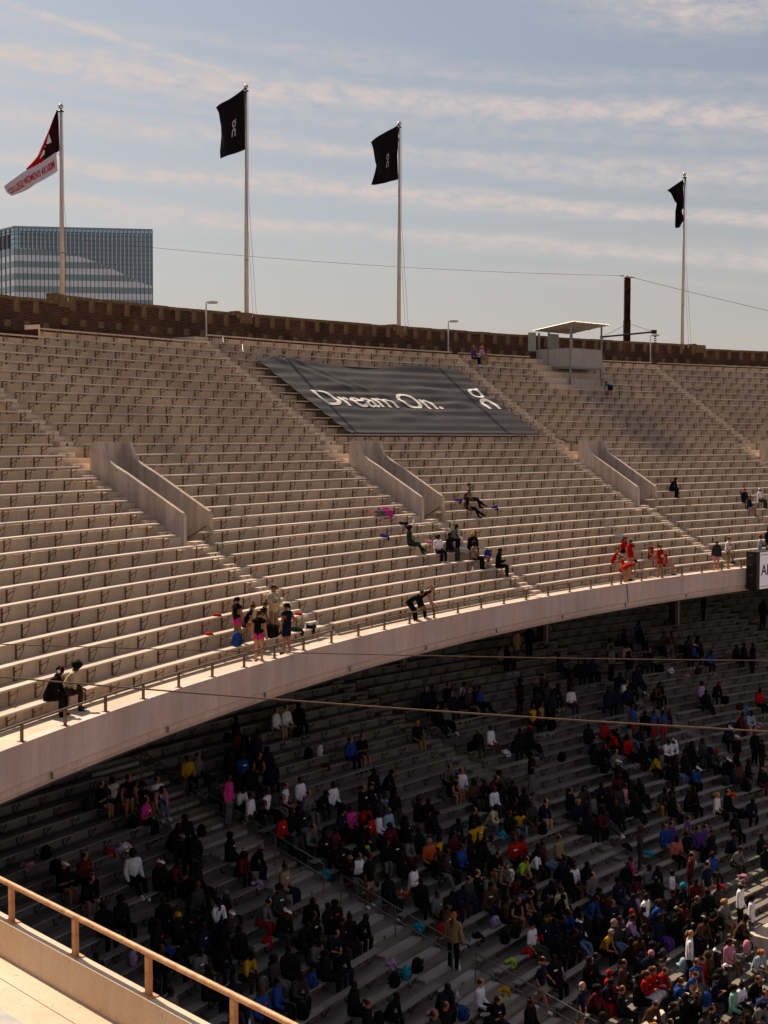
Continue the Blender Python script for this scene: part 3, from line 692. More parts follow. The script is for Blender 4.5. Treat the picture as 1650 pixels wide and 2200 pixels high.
# red and maroon flag with white letters, and the white pennant below it
P = POS[0]
FR = Cloth([(129, 247), (107, 291), (80, 338), (52, 364)], [(130, 248), (131.5, 280), (133.3, 331)], 0, 0, (P[0], P[1] - .1, 0), .4, ((1.5, .12, .4), (4, .04, 0))); fix(FR)
# lower edge of the flag runs from the fly tip to the hoist
FR.l = [(129, 246), (107, 291), (80, 340), (52, 364), (61, 371)]
th = thing('flag', 'red and dark maroon flag with white block letters on the leftmost pole', 'flag', Vector((P[0], P[1], FR.at(1, 0)[2])), 0); o = Vector(th.location)
FR.mesh('cloth', M['flagd'], o, parent=th, a0=.0, a1=1)
mb = MB()                                              # red fly side, lying on the same folds
for j in range(25):
    b = .10 + .90 * j / 24
    for i in range(5): mb.v.append(FR.at(.005 + (.20 + .20 * b + (.12 if b > .8 else 0)) * i / 4, b, .03) - o)
for j in range(24):
    for i in range(4): k = j * 5 + i; mb.f.append([k, k + 1, k + 6, k + 5])
mb.build('red_field', M['flagr'], th, True)
def px3(c, pts, lift=.05):                              # outline given on the cloth in metres from the pole
    x0 = c.P[0]; return [Vector((c.P[0] + (u - c.ux) / c.ppm, c.P[1] + c.aw * abs((u - c.ux) / c.ppm) - lift - .12, ZC + (c.vx - v) / c.ppm)) for u, v in pts]
for nm, pts, fc in (('letter', [(109, 291), (112, 300), (116, 313), (107, 317), (102, 314), (104, 304)], [[0, 1, 2, 3, 4, 5]]), ('letter', [(99, 317), (103, 321), (97, 325)], [[0, 1, 2]]), ('letter', [(96, 327), (100.5, 329), (99, 338), (88, 346), (91, 337)], [[0, 1, 2, 3, 4]]), ('letter', [(105, 304), (106.5, 309), (104, 316), (101, 313)], [[0, 1, 2, 3]])):
    mobj(nm, [q - o for q in px3(FR, pts, .02)], fc, M['print'], th)
FP = Cloth([(3, 399.5), (8, 412), (20.5, 420.5)], [(125, 334), (127, 350), (128.5, 374)], 0, 0, (P[0], P[1] - .2, 0), .3, ((2.2, .16, .2), (6, .03, 0)), top=0, bot=5); fix(FP)
th = thing('pennant', 'long white pennant with red lettering streaming below the red flag', 'pennant', Vector((P[0], P[1], FP.at(1, 0)[2])), 0); o = Vector(th.location)
FP.mesh('cloth', M['flagw'], o, parent=th, nx=50, ny=10)
tm = text_mesh("COLLEGE WOMEN'S 4X100M", 1.0, M['redink'], .018, .0, 'LEFT')
xs = [v.co.x for v in tm.vertices]; x1 = max(xs)
for v in tm.vertices:
    a = .035 + .91 * v.co.x / x1; b = .30 + .40 * (1 - v.co.y / .72) + .06 * (1 - a); v.co = FP.at(a, b, .035) - o
tm.update(); link('lettering', tm, th)
MB().tube([FP.at(1, .1) - o, Vector((P[0], P[1], FP.at(1, .1)[2])) - o], .012, 4).build('snap_hook', M['galv'], th)

# ================================================================ LAMPS ON THE TOP TREAD
for i, (q, zt, zb) in enumerate([(2.4948, 7.57, 5.3), (2.3372, 7.79, 5.6), (2.1858, 7.80, 5.6)]):
    B = P1(RW - .45, q, ZC + zb); h = zt - zb
    th = thing('lamp_post', 'slim lamp post with flat head by the wall, %s' % ['left of the banner', 'above the seated pair', 'right of the pylon'][i], 'lamp post', B, 0, 'lamp posts at the top of the aisles')
    MB().tube([(0, 0, 0), (0, 0, h - .3), (0, 0, h - .1)], [.05, .045, .04], 8).box(-.08, .08, -.08, .08, 0, .02).build('pole', M['pole'], th)
    mb = MB(); pr_ = [(0, .0), (.08, .05), (.35, .09), (.62, .06), (.70, .0), (.6, -.03), (.10, -.03)]
    for x, z in pr_: mb.v += [Vector((x, -.13, h - .08 + z)), Vector((x, .13, h - .08 + z))]
    n = len(pr_); mb.f += [[2 * j, 2 * ((j + 1) % n), 2 * ((j + 1) % n) + 1, 2 * j + 1] for j in range(n)] + [[2 * j for j in range(n)][::-1], [2 * j + 1 for j in range(n)]]
    hd = mb.build('lamp_head', M['pole'], th); MB().box(.12, .6, -.11, .11, h - .135, h - .105).build('lens', M['black'], th)

# ================================================================ TIN BOOTH
A = Vector((12.96, 102.94, 0)); Bp = Vector((15.50, 105.64, 0)); ex = (Bp - A).normalized(); ey = Vector((-ex[1], ex[0], 0)); wB = (Bp - A).length; rzB = atan2(ex[1], ex[0])
zg = ZC + 3.6; booth = thing('booth', 'corrugated tin spotters booth on steel legs against the brick wall', 'booth', A + Vector((0, 0, zg)), rzB, None)
def corr(name, p0, p1, z0, z1, per=.115, amp=.022, nrm=(0, -1, 0), top1=None):
    """vertical corrugation between p0 and p1 (booth coordinates)"""
    p0, p1 = Vector(p0), Vector(p1); n = int((p1 - p0).length / per * 6); mb = MB(); nv = Vector(nrm)
    for i in range(n + 1):
        s = i / n; q = p0.lerp(p1, s) + nv * (amp * sin(2 * pi * i / 6)); zt = z1 + ((top1 - z1) * s if top1 else 0)
        mb.v += [Vector((q[0], q[1], z0)), Vector((q[0], q[1], zt))]
    mb.f = [[2 * i, 2 * i + 2, 2 * i + 3, 2 * i + 1] for i in range(n)]
    o = mb.build(name, M['corr'], booth, False); md = o.modifiers.new('thick', 'SOLIDIFY'); md.thickness = .008; return o
z = lambda a: a - 3.6
dB = 2.75
for x, y, zb, zt in ((0, 0, 3.5, 7.80), (wB, 0, 3.8, 7.85), (0, 1.9, 4.6, 7.45), (wB, 2.6, 5.2, 7.55), (0, dB, 5.2, 7.3), (wB * .30, dB, 5.2, 7.4)):
    MB().box(x - .05, x + .05, y - .05, y + .05, z(zb), z(zt)).box(x - .1, x + .1, y - .1, y + .1, z(zb), z(zb) + .02).build('leg', M['galv'], booth)
corr('front_panel', (.06, -.03, 0), (wB - .03, -.03, 0), z(4.86), z(6.08))
corr('side_panel', (-.03, 0.05, 0), (-.03, 1.85, 0), z(4.86), z(6.08), nrm=(-1, 0, 0))
corr('side_panel', (-.03, 1.95, 0), (-.03, 2.95, 0), z(4.95), z(6.10), nrm=(-1, 0, 0))
corr('back_panel', (-.05, 3.0, 0), (-.55, 3.3, 0), z(6.0), z(7.32), nrm=(-.5, -.8, 0)); corr('back_panel', (wB * .32, 2.7, 0), (wB * .62, 2.72, 0), z(5.4), z(7.3))
MB().box(-.05, wB + .05, -.05, .05, z(6.08), z(6.14)).box(-.05, wB + .05, -.05, .05, z(4.80), z(4.86)).box(-.05, .05, .05, 2.9, z(6.08), z(6.14)).box(-.05, .05, .05, 2.9, z(4.80), z(4.86)).build('edge_trim', M['galv'], booth)
MB().box(-.02, wB + .02, .06, 2.7, z(4.70), z(4.79)).build('floor', M['galv'], booth)
n = int((wB + .7) / .1 * 6); mb = MB()
for i in range(n + 1):
    x = -.3 + (wB + .7) * i / n; dz = .02 * sin(2 * pi * i / 6)
    mb.v += [Vector((x, -.45, z(7.93) + dz)), Vector((x, 3.1, z(7.45) + dz))]
mb.f = [[2 * i, 2 * i + 2, 2 * i + 3, 2 * i + 1] for i in range(n)]
ro = mb.build('roof_sheet', M['corr'], booth, False); ro.modifiers.new('t', 'SOLIDIFY').thickness = .012
for y, zz in ((-.02, 7.82), (1.3, 7.62), (2.6, 7.44)): MB().box(-.28, wB + .38, y - .04, y + .04, z(zz), z(zz) + .08).build('rafter', M['galv'], booth)


# ================================================================ RUSTED PYLON BEHIND THE WALL, WIRES
PB = Vector((20.93, 127.77, 0)); pz = ZC + 13.6
py = thing('pylon', 'rusted square steel pylon with a slanting black boom behind the brick wall', 'pylon', PB)
MB().box(-.21, .21, -.21, .21, 0, pz).box(-.25, -.19, -.25, .25, ZC - 3, pz - .1).box(.19, .25, -.25, .25, ZC - 3, pz - .1).box(-.28, .28, -.27, .27, ZC - 3, ZC + 10.0).build('mast', M['pylon'], py)
mb = MB(); mb.add([(-.32, -.32, pz), (.32, -.32, pz), (.32, .32, pz), (-.32, .32, pz), (0, 0, pz + .24)], [[0, 1, 4], [1, 2, 4], [2, 3, 4], [3, 0, 4], [0, 3, 2, 1]]); mb.build('mast_cap', M['stone'], py)
def onray(u, v, y): r = ray(u, v); P = r * (y / r[1]); P[2] += ZC; return P
bl, br2 = onray(1293, 724, 126.6) - PB, onray(1405, 713, 127.2) - PB
MB().tube([bl, br2], .075, 8).build('boom', M['black'], py); MB().box(-.22, .22, -.14, .14, -.16, .16, Matrix.Translation(br2)).box(-.14, .14, -.1, .1, -.14, .1, Matrix.Translation(bl)).build('boom_end', M['black'], py)
MB().tube([bl + Vector((.1, 0, .05)), onray(1342, 699, 127.3) - PB], .018, 5).tube([br2, onray(1356, 697, 127.4) - PB], .018, 5).build('stay', M['brk'], py)
mb = MB(); q = onray(1407.5, 722, 127.2) - PB
for j in range(5): mb.tube([q + Vector((0, 0, -.17 * j)), q + Vector((0, 0, -.17 * j - .05)), q + Vector((0, 0, -.17 * j - .10))], [.06, .17, .05], 10)
mb.build('insulator', M['black'], py)
for s in ((1332, 592.5, 1341, 593), (1355, 595, 1364, 597)): MB().tube([onray(s[0], s[1], 127.5) - PB, onray(s[2], s[3], 127.6) - PB], .045, 6).build('clevis', M['galv'], py)
def wire(name, lab, cat, pts, r, m, n=14, sag=0):
    P = []
    for (a, b) in zip(pts, pts[1:]):
        for i in range(n): s = i / n; P.append(a.lerp(b, s) - Vector((0, 0, sag * 4 * s * (1 - s))))
    P.append(pts[-1]); o = Vector(P[0]); th = thing(name, lab, cat, o); MB().tube([p - o for p in P], r, 6).build('strand', m, th, True)
wire('overhead_wire', 'thin overhead wire crossing the sky from the left to the pylon', 'wire', [onray(-700, 402, 100), onray(1334, 592, 127.5)], .014, M['wire'], 24, 1.2)
wire('overhead_wire', 'short overhead wire falling from the pylon to the right edge', 'wire', [onray(1362, 597, 127.6), onray(2300, 790, 160)], .018, M['wire'], 20, .6)
wire('cable', 'upper tan cable slung across the dark lower tier', 'cable', [onray(-900, 1350, 30), onray(2400, 1418, 44)], .013, M['rope'], 30, .25)
wire('cable', 'lower tan cable slanting down across the dark lower tier', 'cable', [onray(-900, 1366, 30), onray(2400, 1608, 27)], .017, M['rope'], 30, .25)

# ================================================================ BANNER
BR0, BR1, BT0, BT1 = 127.5, 134.25, 2.4942, 2.3588
def zcont(R): k = (R / H - 15.6554) / .1001; return ZC + (-1.0076 + .0529 * k + .0002 * k * k) * H
def bp(s, t, lift=0):
    """s 0 left .. 1 right, t 0 top .. 1 bottom"""
    R = BR1 + (BR0 - BR1) * t + .10 * sin(pi * s) * (1 - t) * -1.6; q = BT0 + (BT1 - BT0) * s
    ph = (R - Rb(1)) / (.1001 * H)
    zz = zcont(R) + .035 - .075 * (.5 - .5 * cos(2 * pi * ph)) * (.6 + .4 * noise.noise(Vector((s * 5, t * 3, 1)))) * (1 if t > .02 and t < .97 else 0)
    zz += .10 * noise.noise(Vector((s * 7 + t * 2.5, t * 9, 4))) * sin(pi * t) + .16 * max(0, 1 - t * 5) * sin(s * 9 + .5) * (1 - t * 5) * sin(pi * s)
    d = (s * 1.9 - t); zz += .07 * math.exp(-((d - .18) / .05) ** 2) * (1 - t) + .05 * math.exp(-((d - .33) / .035) ** 2) * (1 - t) - .05 * math.exp(-((s - .93 + t * .05) / .03) ** 2) * (1 - t) * .5
    return P1(R, q, zz + lift)
th = thing('banner', "huge black banner lettered 'Dream On.' tied over the upper benches", 'banner', bp(.5, 1)); o = Vector(th.location); mb = MB(); nx, ny = 130, 90
for j in range(ny + 1):
    for i in range(nx + 1): mb.v.append(bp(i / nx, j / ny) - o)
for j in range(ny):
    for i in range(nx): k = j * (nx + 1) + i; mb.f.append([k, k + 1, k + nx + 2, k + nx + 1])
mb.build('sheet', M['banner'], th, True)
tB = lambda R: (BR1 - R) / (BR1 - BR0)
sB = lambda q: (q - BT0) / (BT1 - BT0)
me = text_mesh('Dream On.', 1.0, M['print'], .0, 0, 'LEFT', .97)
bmx = bmesh.new(); bmx.from_mesh(me); bmesh.ops.triangulate(bmx, faces=bmx.faces); 
for _ in range(2): bmesh.ops.subdivide_edges(bmx, edges=[e for e in bmx.edges if e.calc_length() > .07], cuts=1)
bmx.to_mesh(me); bmx.free()
x0 = min(v.co.x for v in me.vertices); x1 = max(v.co.x for v in me.vertices)
for v in me.vertices:
    s = (v.co.x - x0) / (x1 - x0); t = tB(131.40) + (tB(129.98) - tB(131.40)) * (1 - v.co.y / .72)
    v.co = bp(sB(2.4848) + (sB(2.4066) - sB(2.4848)) * s, t, .025) - o
me.update(); lt = link('lettering', me, th)
for dx, dy, dl in ((.018, 0, .004), (-.018, 0, .008), (0, .012, .012), (0, -.012, .016), (.010, .01, .02), (-.010, -.01, .024)):      # heavier strokes
    me2 = me.copy(); dv = bp(.5 + dx * .12, .5, 0) - bp(.5, .5, 0); dw = P1(131, 2.44, 0) - P1(130, 2.44, 0)
    for v in me2.vertices: v.co = v.co + dv * .9 + (dw + Vector((0, 0, .6))) * dy * 1.6 + Vector((0, 0, dl * .5))
    link('lettering', me2, th)
v, f = logo_shape(); mm = bpy.data.meshes.new('emblem'); mm.from_pydata([(x, y, 0) for x, y in v], [], f); bmx = bmesh.new(); bmx.from_mesh(mm); bmesh.ops.triangulate(bmx, faces=bmx.faces)
bmesh.ops.subdivide_edges(bmx, edges=[e for e in bmx.edges if e.calc_length() > .09], cuts=2); bmx.to_mesh(mm); bmx.free()
for vv in mm.vertices: vv.co = bp(sB(2.3685) + vv.co.x * .170, tB(131.05) - vv.co.y * .315, .025) - o
mm.materials.append(M['print']); link('emblem', mm, th)
for i in range(0, 14):
    s = (i + .1) / 13.2
    if s > 1: break
    for t_e, dz in ((1.0, -.45), (0.0, .35)):
        a = bp(s, t_e); b = a + Vector((random.uniform(-.25, .25), random.uniform(-.2, .2), -.4)) + (Vector((cos(BT0), sin(BT0), 0)) * (.5 if t_e == 0 else -.1))
        if t_e == 0 and i % 3: continue
        MB().tube([a - o, (a + b) / 2 - o + Vector((0, 0, -.08)), b - o], .02, 5).build('tie_rope', M['black'], th)
MB().tube([bp(s_ / 12, 1.0) - o + Vector((0, 0, -.04)) for s_ in range(13)], .03, 6).build('bottom_batten', M['black'], th)
# loose straps and ropes on the benches round the banner
for (R, q, dr, dq) in ((134.6, 2.4985, .8, -.006), (135.4, 2.5035, .6, -.004), (127.2, 2.3500, -.6, -.012), (133.0, 2.1905, -.1, -.0075)):
    a = P1(R, q, zcont(R) + .04); b = P1(R + dr, q + dq, zcont(R + dr) + .03); MB
    tag(MB().tube([a - a, (b - a) * .5 + Vector((0, 0, -.12)), b - a], .035, 5).build('rope', M['black'], None, loc=a), 'loose black rope lying over the benches, %s' % {134.6: 'nearest the banner top-left corner', 135.4: 'at the top of the second aisle', 127.2: 'off the banner bottom-right corner', 133.0: 'across the right-hand aisle steps'}[R], 'rope')
# black joint strips on the risers below the banner
for k, q in ((17, 2.4712), (16, 2.4672), (15, 2.4634), (14, 2.459), (16, 2.4800), (13, 2.4555), (12, 2.4515), (9, 2.438), (8, 2.434), (7, 2.4300), (6, 2.4262), (5, 2.4222), (4, 2.4182), (28, 2.47), (29, 2.4635), (29, 2.446), (28, 2.4445)):
    mb = MB().box(-.012, .0, -.05, .05, .02, floor1(k + 1) - floor1(k) - .02); link('joint_strip', bpy.data.meshes.get('joint_strip_mesh') or mb.mesh('joint_strip_mesh', M['black']), upper, P1(Rb(k) + RIS - .001, q, floor1(k)), q)

# ================================================================ VIDEO BOARD AT THE RIGHT EDGE
q0 = atan2(0, 1)
a = cyl(1622, 1218, 15.40 * H, CX1, CY1)[1]; b_ = cyl(1636, 1218, 15.42 * H, CX1, CY1)[1]
a -= .0100; vb = thing('video_board', 'white lettered display board in a black frame on the fascia, right edge', 'display board', P1(15.50 * H, a, ZL - 1.5), a)
W_ = 7.0
MB().box(-.16, 0.5, -W_, -.0, .30, 2.42).build('cabinet', M['black'], vb)
for zz in (.45, 1.0, 1.6, 2.1): MB().box(-.02, .3, -.0, .22, zz, zz + .14).build('bracket', M['black'], vb)
scr = mat('screen_white', (.52, .45, .49), .5, emit=.28); MB().box(-.185, -.165, -W_ + .1, -.32, .34, 2.38).build('screen', scr, vb)
MB().box(-.194, -.186, -W_ + .15, -.36, 2.22, 2.25).box(-.194, -.186, -W_ + .15, -.36, .46, .49).build('rule_line', M['ink'], vb)
tm = text_mesh('AMERICA', .85, M['ink'], .01, .002, 'LEFT'); lt = link('lettering', tm, vb, (-.20, -.42, 1.10)); lt.rotation_euler = (pi / 2, 0, -pi / 2)

# ================================================================ GLASS TOWER FAR BEHIND
PPM = F / 500; xl, xr = (36 - 825) / PPM, -79.3; zt = ZC + 69.9
M['tglass'] = mat('tower_glass', (.36, .42, .47), .15, .12, .03, metal=.9); M['tlight'] = mat('tower_glass_light', (.66, .62, .62), .25, .12, .05, metal=.8); M['tband'] = mat('tower_spandrel', (.30, .34, .33), .3, .1, .05, metal=.7)
M['mull'] = mat('tower_mullion', (.06, .075, .09), .5); M['fin'] = mat('tower_fin', (.30, .265, .25), .6)
tw = thing('office_tower', 'blue-grey glass office tower with vertical louvres and an arched facade line', 'tower', ((xl + xr) / 2, 500, 0)); oT = Vector(tw.location)
A0, B0, C0 = Vector((xl, 500, 0)), Vector((xr, 506.9, 0)), Vector((xl - 30, 536, 0))
D0 = Vector((xr - 8, 552, 0)); E0 = Vector((xl - 28, 560, 0))
mb = MB(); base = [C0, A0, B0, D0, E0]
for p in base: mb.v += [p - oT, p + Vector((0, 0, zt)) - oT]
for i in range(5): j = (i + 1) % 5; mb.f.append([2 * i, 2 * j, 2 * j + 1, 2 * i + 1])
mb.f.append([1, 3, 5, 7, 9]); mb.build('shell', M['tglass'], tw)
def onface(P, Q, s, zz, out): d = (Q - P).normalized(); n = Vector((d[1], -d[0], 0)); return P.lerp(Q, s) + n * out + Vector((0, 0, zz)) - oT
def strip(mb, P, Q, s0, s1, z0, z1, out):
    mb.add([onface(P, Q, s0, z0, out), onface(P, Q, s1, z0, out), onface(P, Q, s1, z1, out), onface(P, Q, s0, z1, out), onface(P, Q, s0, z0, 0), onface(P, Q, s1, z0, 0), onface(P, Q, s1, z1, 0), onface(P, Q, s0, z1, 0)], [[0, 1, 2, 3], [3, 2, 6, 7], [0, 3, 7, 4], [1, 5, 6, 2], [0, 4, 5, 1]])
zpx = lambda v: ZC + (936 - v) / PPM
NC = 33
arch = lambda s: polyl([(0, 537), (0, 538), (0, 540), (0, 545), (0, 552), (0, 562), (0, 574), (0, 589), (0, 606), (0, 614)], s)[1]
for fl in range(14):
    v1 = 540 + 26.2 * fl
    for nm, va, vb, out, mt in (('spandrel_band', v1, v1 + 13, .10, 'tband'), ('window_band', v1 + 13.3, v1 + 26, .06, 'tlight')):
        mb = MB(); strip(mb, C0, A0, 0, 1, zpx(vb), zpx(va), out)
        for i in range(NC * 2):
            s0, s1 = i / NC / 2, (i + 1) / NC / 2; t_ = max(va, arch((s0 + s1) / 2))
            if t_ < vb - .3: strip(mb, A0, B0, s0, s1, zpx(vb), zpx(t_), out)
        mb.build(nm, M[mt], tw)
mb = MB()
for i in range(NC + 1): s = i / NC; strip(mb, A0, B0, s - .0022, s + .0022, 0, zt, .22)
for i in range(14): s = i / 14; strip(mb, C0, A0, s - .004, s + .004, 0, zt, .22)
for v in (503, 510, 520, 530): strip(mb, A0, B0, 0, 1, zpx(v), zpx(v) + .12, .16); strip(mb, C0, A0, 0, 1, zpx(v), zpx(v) + .12, .16)
for v in range(540, 620, 10):
    s_ = next((s / 40 for s in range(41) if arch(s / 40) > v), 1.0)
    if s_ < 1: strip(mb, A0, B0, s_, 1, zpx(v), zpx(v) + .12, .16)
tag(mb.build('mullions', M['mull'], tw), kind='stuff')
mb = MB()
for i in range(1, NC): s = (i + .45) / NC; strip(mb, A0, B0, s, s + .0115, zpx(arch(s)), zpx(503), .55)
for i in range(13): s = (i + .4) / 14; strip(mb, C0, A0, s, s + .03, zpx(537), zpx(508), .5)
tag(mb.build('louvre_fins', M['fin'], tw), kind='stuff')
mb = MB(); strip(mb, A0, B0, 0, 1, zt - .3, zt + .25, .3); strip(mb, C0, A0, 0, 1, zt - .3, zt + .25, .3); mb.build('roof_edge', M['tband'], tw)
# ================================================================ PEOPLE
COL = {'k': ('black', (.006, .005, .005)), 'n': ('navy', (.008, .010, .026)), 'g': ('grey', (.17, .155, .15)), 'd': ('dark grey', (.035, .032, .031)), 'w': ('white', (.72, .68, .70)), 'c': ('cream', (.66, .55, .34)),
       'r': ('red', (.48, .012, .012)), 'm': ('maroon', (.11, .012, .02)), 'p': ('pink', (.62, .25, .32)), 'q': ('hot pink', (.75, .05, .32)), 'y': ('yellow', (.62, .34, .02)), 'o': ('orange', (.65, .10, .02)),
       'b': ('blue', (.02, .07, .30)), 't': ('turquoise', (.02, .30, .45)), 'e': ('dark green', (.012, .035, .016)), 'l': ('lime', (.40, .58, .04)), 'u': ('purple', (.10, .04, .24)), 'v': ('lilac', (.46, .30, .50)),
       'z': ('brown', (.09, .045, .025)), 'i': ('tan', (.34, .23, .13)), 'j': ('denim', (.13, .18, .30)), 'h': ('pale blue', (.36, .46, .58)), 's': ('salmon', (.55, .14, .13)), 'a': ('mint', (.28, .52, .40)), 'f': ('olive', (.07, .065, .03))}
SKIN = {'1': (.50, .25, .15), '2': (.34, .15, .08), '3': (.11, .045, .024), '4': (.032, .014, .008)}
for k, (nme, c) in COL.items(): M['c_' + k] = mat('cloth_' + nme.replace(' ', '_'), tuple(x * (1 if max(c) < .05 or min(c) > .5 else .72) for x in c), .9, .32, 7)
for k, c in SKIN.items(): M['s_' + k] = mat('skin_tone', c, .65, .06, 12)
M['h_k'] = mat('hair_black', (.008, .006, .005), .8); M['h_b'] = mat('hair_brown', (.06, .028, .014), .7); M['h_g'] = mat('hair_blonde', (.36, .20, .08), .7); M['h_s'] = mat('hair_silver', (.30, .28, .26), .6); M['h_r'] = mat('hair_ginger', (.30, .09, .02), .7)
def V(*a): return Vector(a)
def pose_def(name):
    """joints in metres; seat surface or ground at z=0, facing +Y"""
    J = {}; seg = []
    sit = name[0] == 's' ; lean = {'sit_upright': .04, 'sit_forward': .52, 'sit_phone': .16, 'sit_legs_out': -.06, 'sit_hand_chin': .40, 'stand': .02, 'stand_crossed': .0, 'stand_hip': .0, 'stand_bend': 1.38, 'stand_rail': 1.10, 'stand_camera': .06, 'sit_side': .1, 'step_up': .12, 'walk': .05}[name]
    sit = name.startswith('sit')
    hz = .10 if sit else .93; hip = V(0, 0, hz)
    if name == 'stand_rail': hip = V(0, -.34, .88)
    if name == 'stand_bend': hip = V(0, -.12, .90)
    d = V(0, sin(lean), cos(lean)); fw = V(0, cos(lean), -sin(lean))
    sp = hip + d * .20; ch = hip + d * .40; nk = hip + d * .545
    hd_dir = V(0, sin(lean * .55 + .12), cos(lean * .55 + .12)); hb = nk + hd_dir * .10; ht = hb + hd_dir * .15
    sh = [nk + V(s * .175, 0, 0) - d * .055 for s in (-1, 1)]
    arms = {'sit_upright': ((.23, .06, .22), (.11, .30, .10)), 'sit_forward': ((.22, .30, .22), (.05, .46, .16)), 'sit_phone': ((.23, .12, .24), (.06, .34, .34)), 'sit_legs_out': ((.24, -.02, .26), (.22, .18, .06)), 'sit_hand_chin': ((.18, .38, .22), (.05, .34, .52)), 'sit_side': ((.23, .05, .24), (.13, .30, .14)),
            'stand': ((.23, .0, 1.13), (.24, .07, .88)), 'stand_crossed': ((.24, .08, 1.14), (-.05, .22, 1.20)), 'stand_hip': ((.36, -.04, 1.16), (.17, .03, 1.00)), 'stand_bend': ((.20, .42, .62), (.13, .50, .40)), 'stand_rail': ((.22, .22, .66), (.10, .42, .60)), 'stand_camera': ((.24, .06, 1.16), (.06, .32, 1.18)), 'step_up': ((.24, .05, 1.14), (.13, .28, 1.02)), 'walk': ((.23, -.08, 1.14), (.24, .04, .90))}[name]
    el_, wr = [], []
    for i, s in enumerate((-1, 1)):
        e = V(s * arms[0][0], arms[0][1], arms[0][2]); w_ = V(s * arms[1][0], arms[1][1], arms[1][2])
        if name == 'stand_crossed': w_ = V(-s * .06, .20 + .04 * i, 1.19 - .04 * i)
        if name == 'sit_hand_chin' and i == 0: e = V(-.20, .28, .24); w_ = V(-.06, .44, .14)
        if name == 'stand_hip' and i == 0: e = V(-.23, .0, 1.14); w_ = V(-.24, .08, .90)
        if name == 'walk' and i == 0: e = V(-.23, .10, 1.14); w_ = V(-.22, .30, .98)
        el_.append(e); wr.append(w_)
    legs = []
    for i, s in enumerate((-1, 1)):
        h = hip + V(s * .085, .0, -.02)
        if sit:
            if name == 'sit_legs_out': kn = V(s * .12, .42, .05 if i else .10); an = V(s * .12, .78 if i else .60, -.24 if i else -.36)
            elif name == 'sit_forward': kn = V(s * .17, .43, .09); an = V(s * .15, .40, -.37)
            elif name == 'sit_side': kn = V(s * .10 + .10, .42, .11 + .07 * i); an = V(s * .10 + .18, .52 + .1 * i, -.35 + .10 * i)
            else: kn = V(s * .11, .45, .10); an = V(s * .12, .46, -.38)
            to = an + V(s * .02, .16, -.055)
        else:
            kn = V(s * .10, .03, .49) + (hip - V(0, 0, .93)) * .3; an = V(s * .11, -.02, .085)
            if name == 'stand_hip': an = V(s * .15, -.02, .085)
            if name == 'step_up' and i: kn = V(.13, .36, .80); an = V(.14, .34, .46)
            if name == 'walk': kn = V(s * .09, .12 * s + .04, .50); an = V(s * .09, .26 * s, .10 if i else .15)
            to = an + V(s * .025, .16, -.05)
        legs.append((h, kn, an, to))
    pts = [hip, sp, ch, nk, hb, ht]; rad = [(.145, .115), (.135, .105), (.155, .115), (.062, .062), (.078, .085), (.070, .080)]; E = [(0, 1, 'torso'), (1, 2, 'torso'), (2, 3, 'torso'), (3, 4, 'head'), (4, 5, 'head')]
    for i in (0, 1):
        k = len(pts); pts += [sh[i], (sh[i] + el_[i]) / 2, el_[i], (el_[i] + wr[i]) / 2, wr[i]]; rad += [(.068, .068), (.053, .053), (.043, .043), (.040, .038), (.028, .026)]
        E += [(2, k, 'torso'), (k, k + 1, 'uarm'), (k + 1, k + 2, 'uarm'), (k + 2, k + 3, 'farm'), (k + 3, k + 4, 'farm')]
        h, kn, an, to = legs[i]; k = len(pts); pts += [h, (h + kn) / 2, kn, kn.lerp(an, .35), an, to]; rad += [(.095, .095), (.082, .082), (.060, .060), (.056, .058), (.040, .042), (.040, .034)]
        E += [(0, k, 'hip'), (k, k + 1, 'thigh'), (k + 1, k + 2, 'thigh'), (k + 2, k + 3, 'shin'), (k + 3, k + 4, 'shin'), (k + 4, k + 5, 'foot')]
    return pts, rad, E, dict(head=(hb + ht) / 2 + hd_dir * .01, hdir=hd_dir, wr=wr, el=el_, sit=sit)
def skinned(pts, rad, E, sub=1):
    me = bpy.data.meshes.new('sk'); me.from_pydata([tuple(p) for p in pts], [(a, b) for a, b, _ in E], []); o = bpy.data.objects.new('sk', me); C.objects.link(o)
    sk = o.modifiers.new('s', 'SKIN'); sk.use_smooth_shade = True
    ly = me.skin_vertices[0].data
    for i, r in enumerate(rad): ly[i].radius = r; ly[i].use_root = (i == 0)
    ss = o.modifiers.new('u', 'SUBSURF'); ss.levels = sub; ss.render_levels = sub
    dg = bpy.context.evaluated_depsgraph_get(); dg.update(); out = bpy.data.meshes.new_from_object(o.evaluated_get(dg)); bpy.data.objects.remove(o); return out
def seg_dist(p, a, b):
    ab = b - a; t = max(0, min(1, (p - a).dot(ab) / max(ab.length_squared, 1e-9))); return (p - a - ab * t).length
def part_mesh(src, faces, off, name, m, hem=0):
    idx = {}; v = []; f = []; vn = src.vertices
    for fi in faces:
        g = []
        for vi in src.polygons[fi].vertices:
            if vi not in idx: idx[vi] = len(v); q = vn[vi]; v.append(q.co + q.normal * off)
            g.append(idx[vi])
        f.append(g)
    me = bpy.data.meshes.new(name); me.from_pydata([tuple(q) for q in v], [], f); me.update(); me.polygons.foreach_set('use_smooth', [True] * len(f)); me.materials.append(m); return me
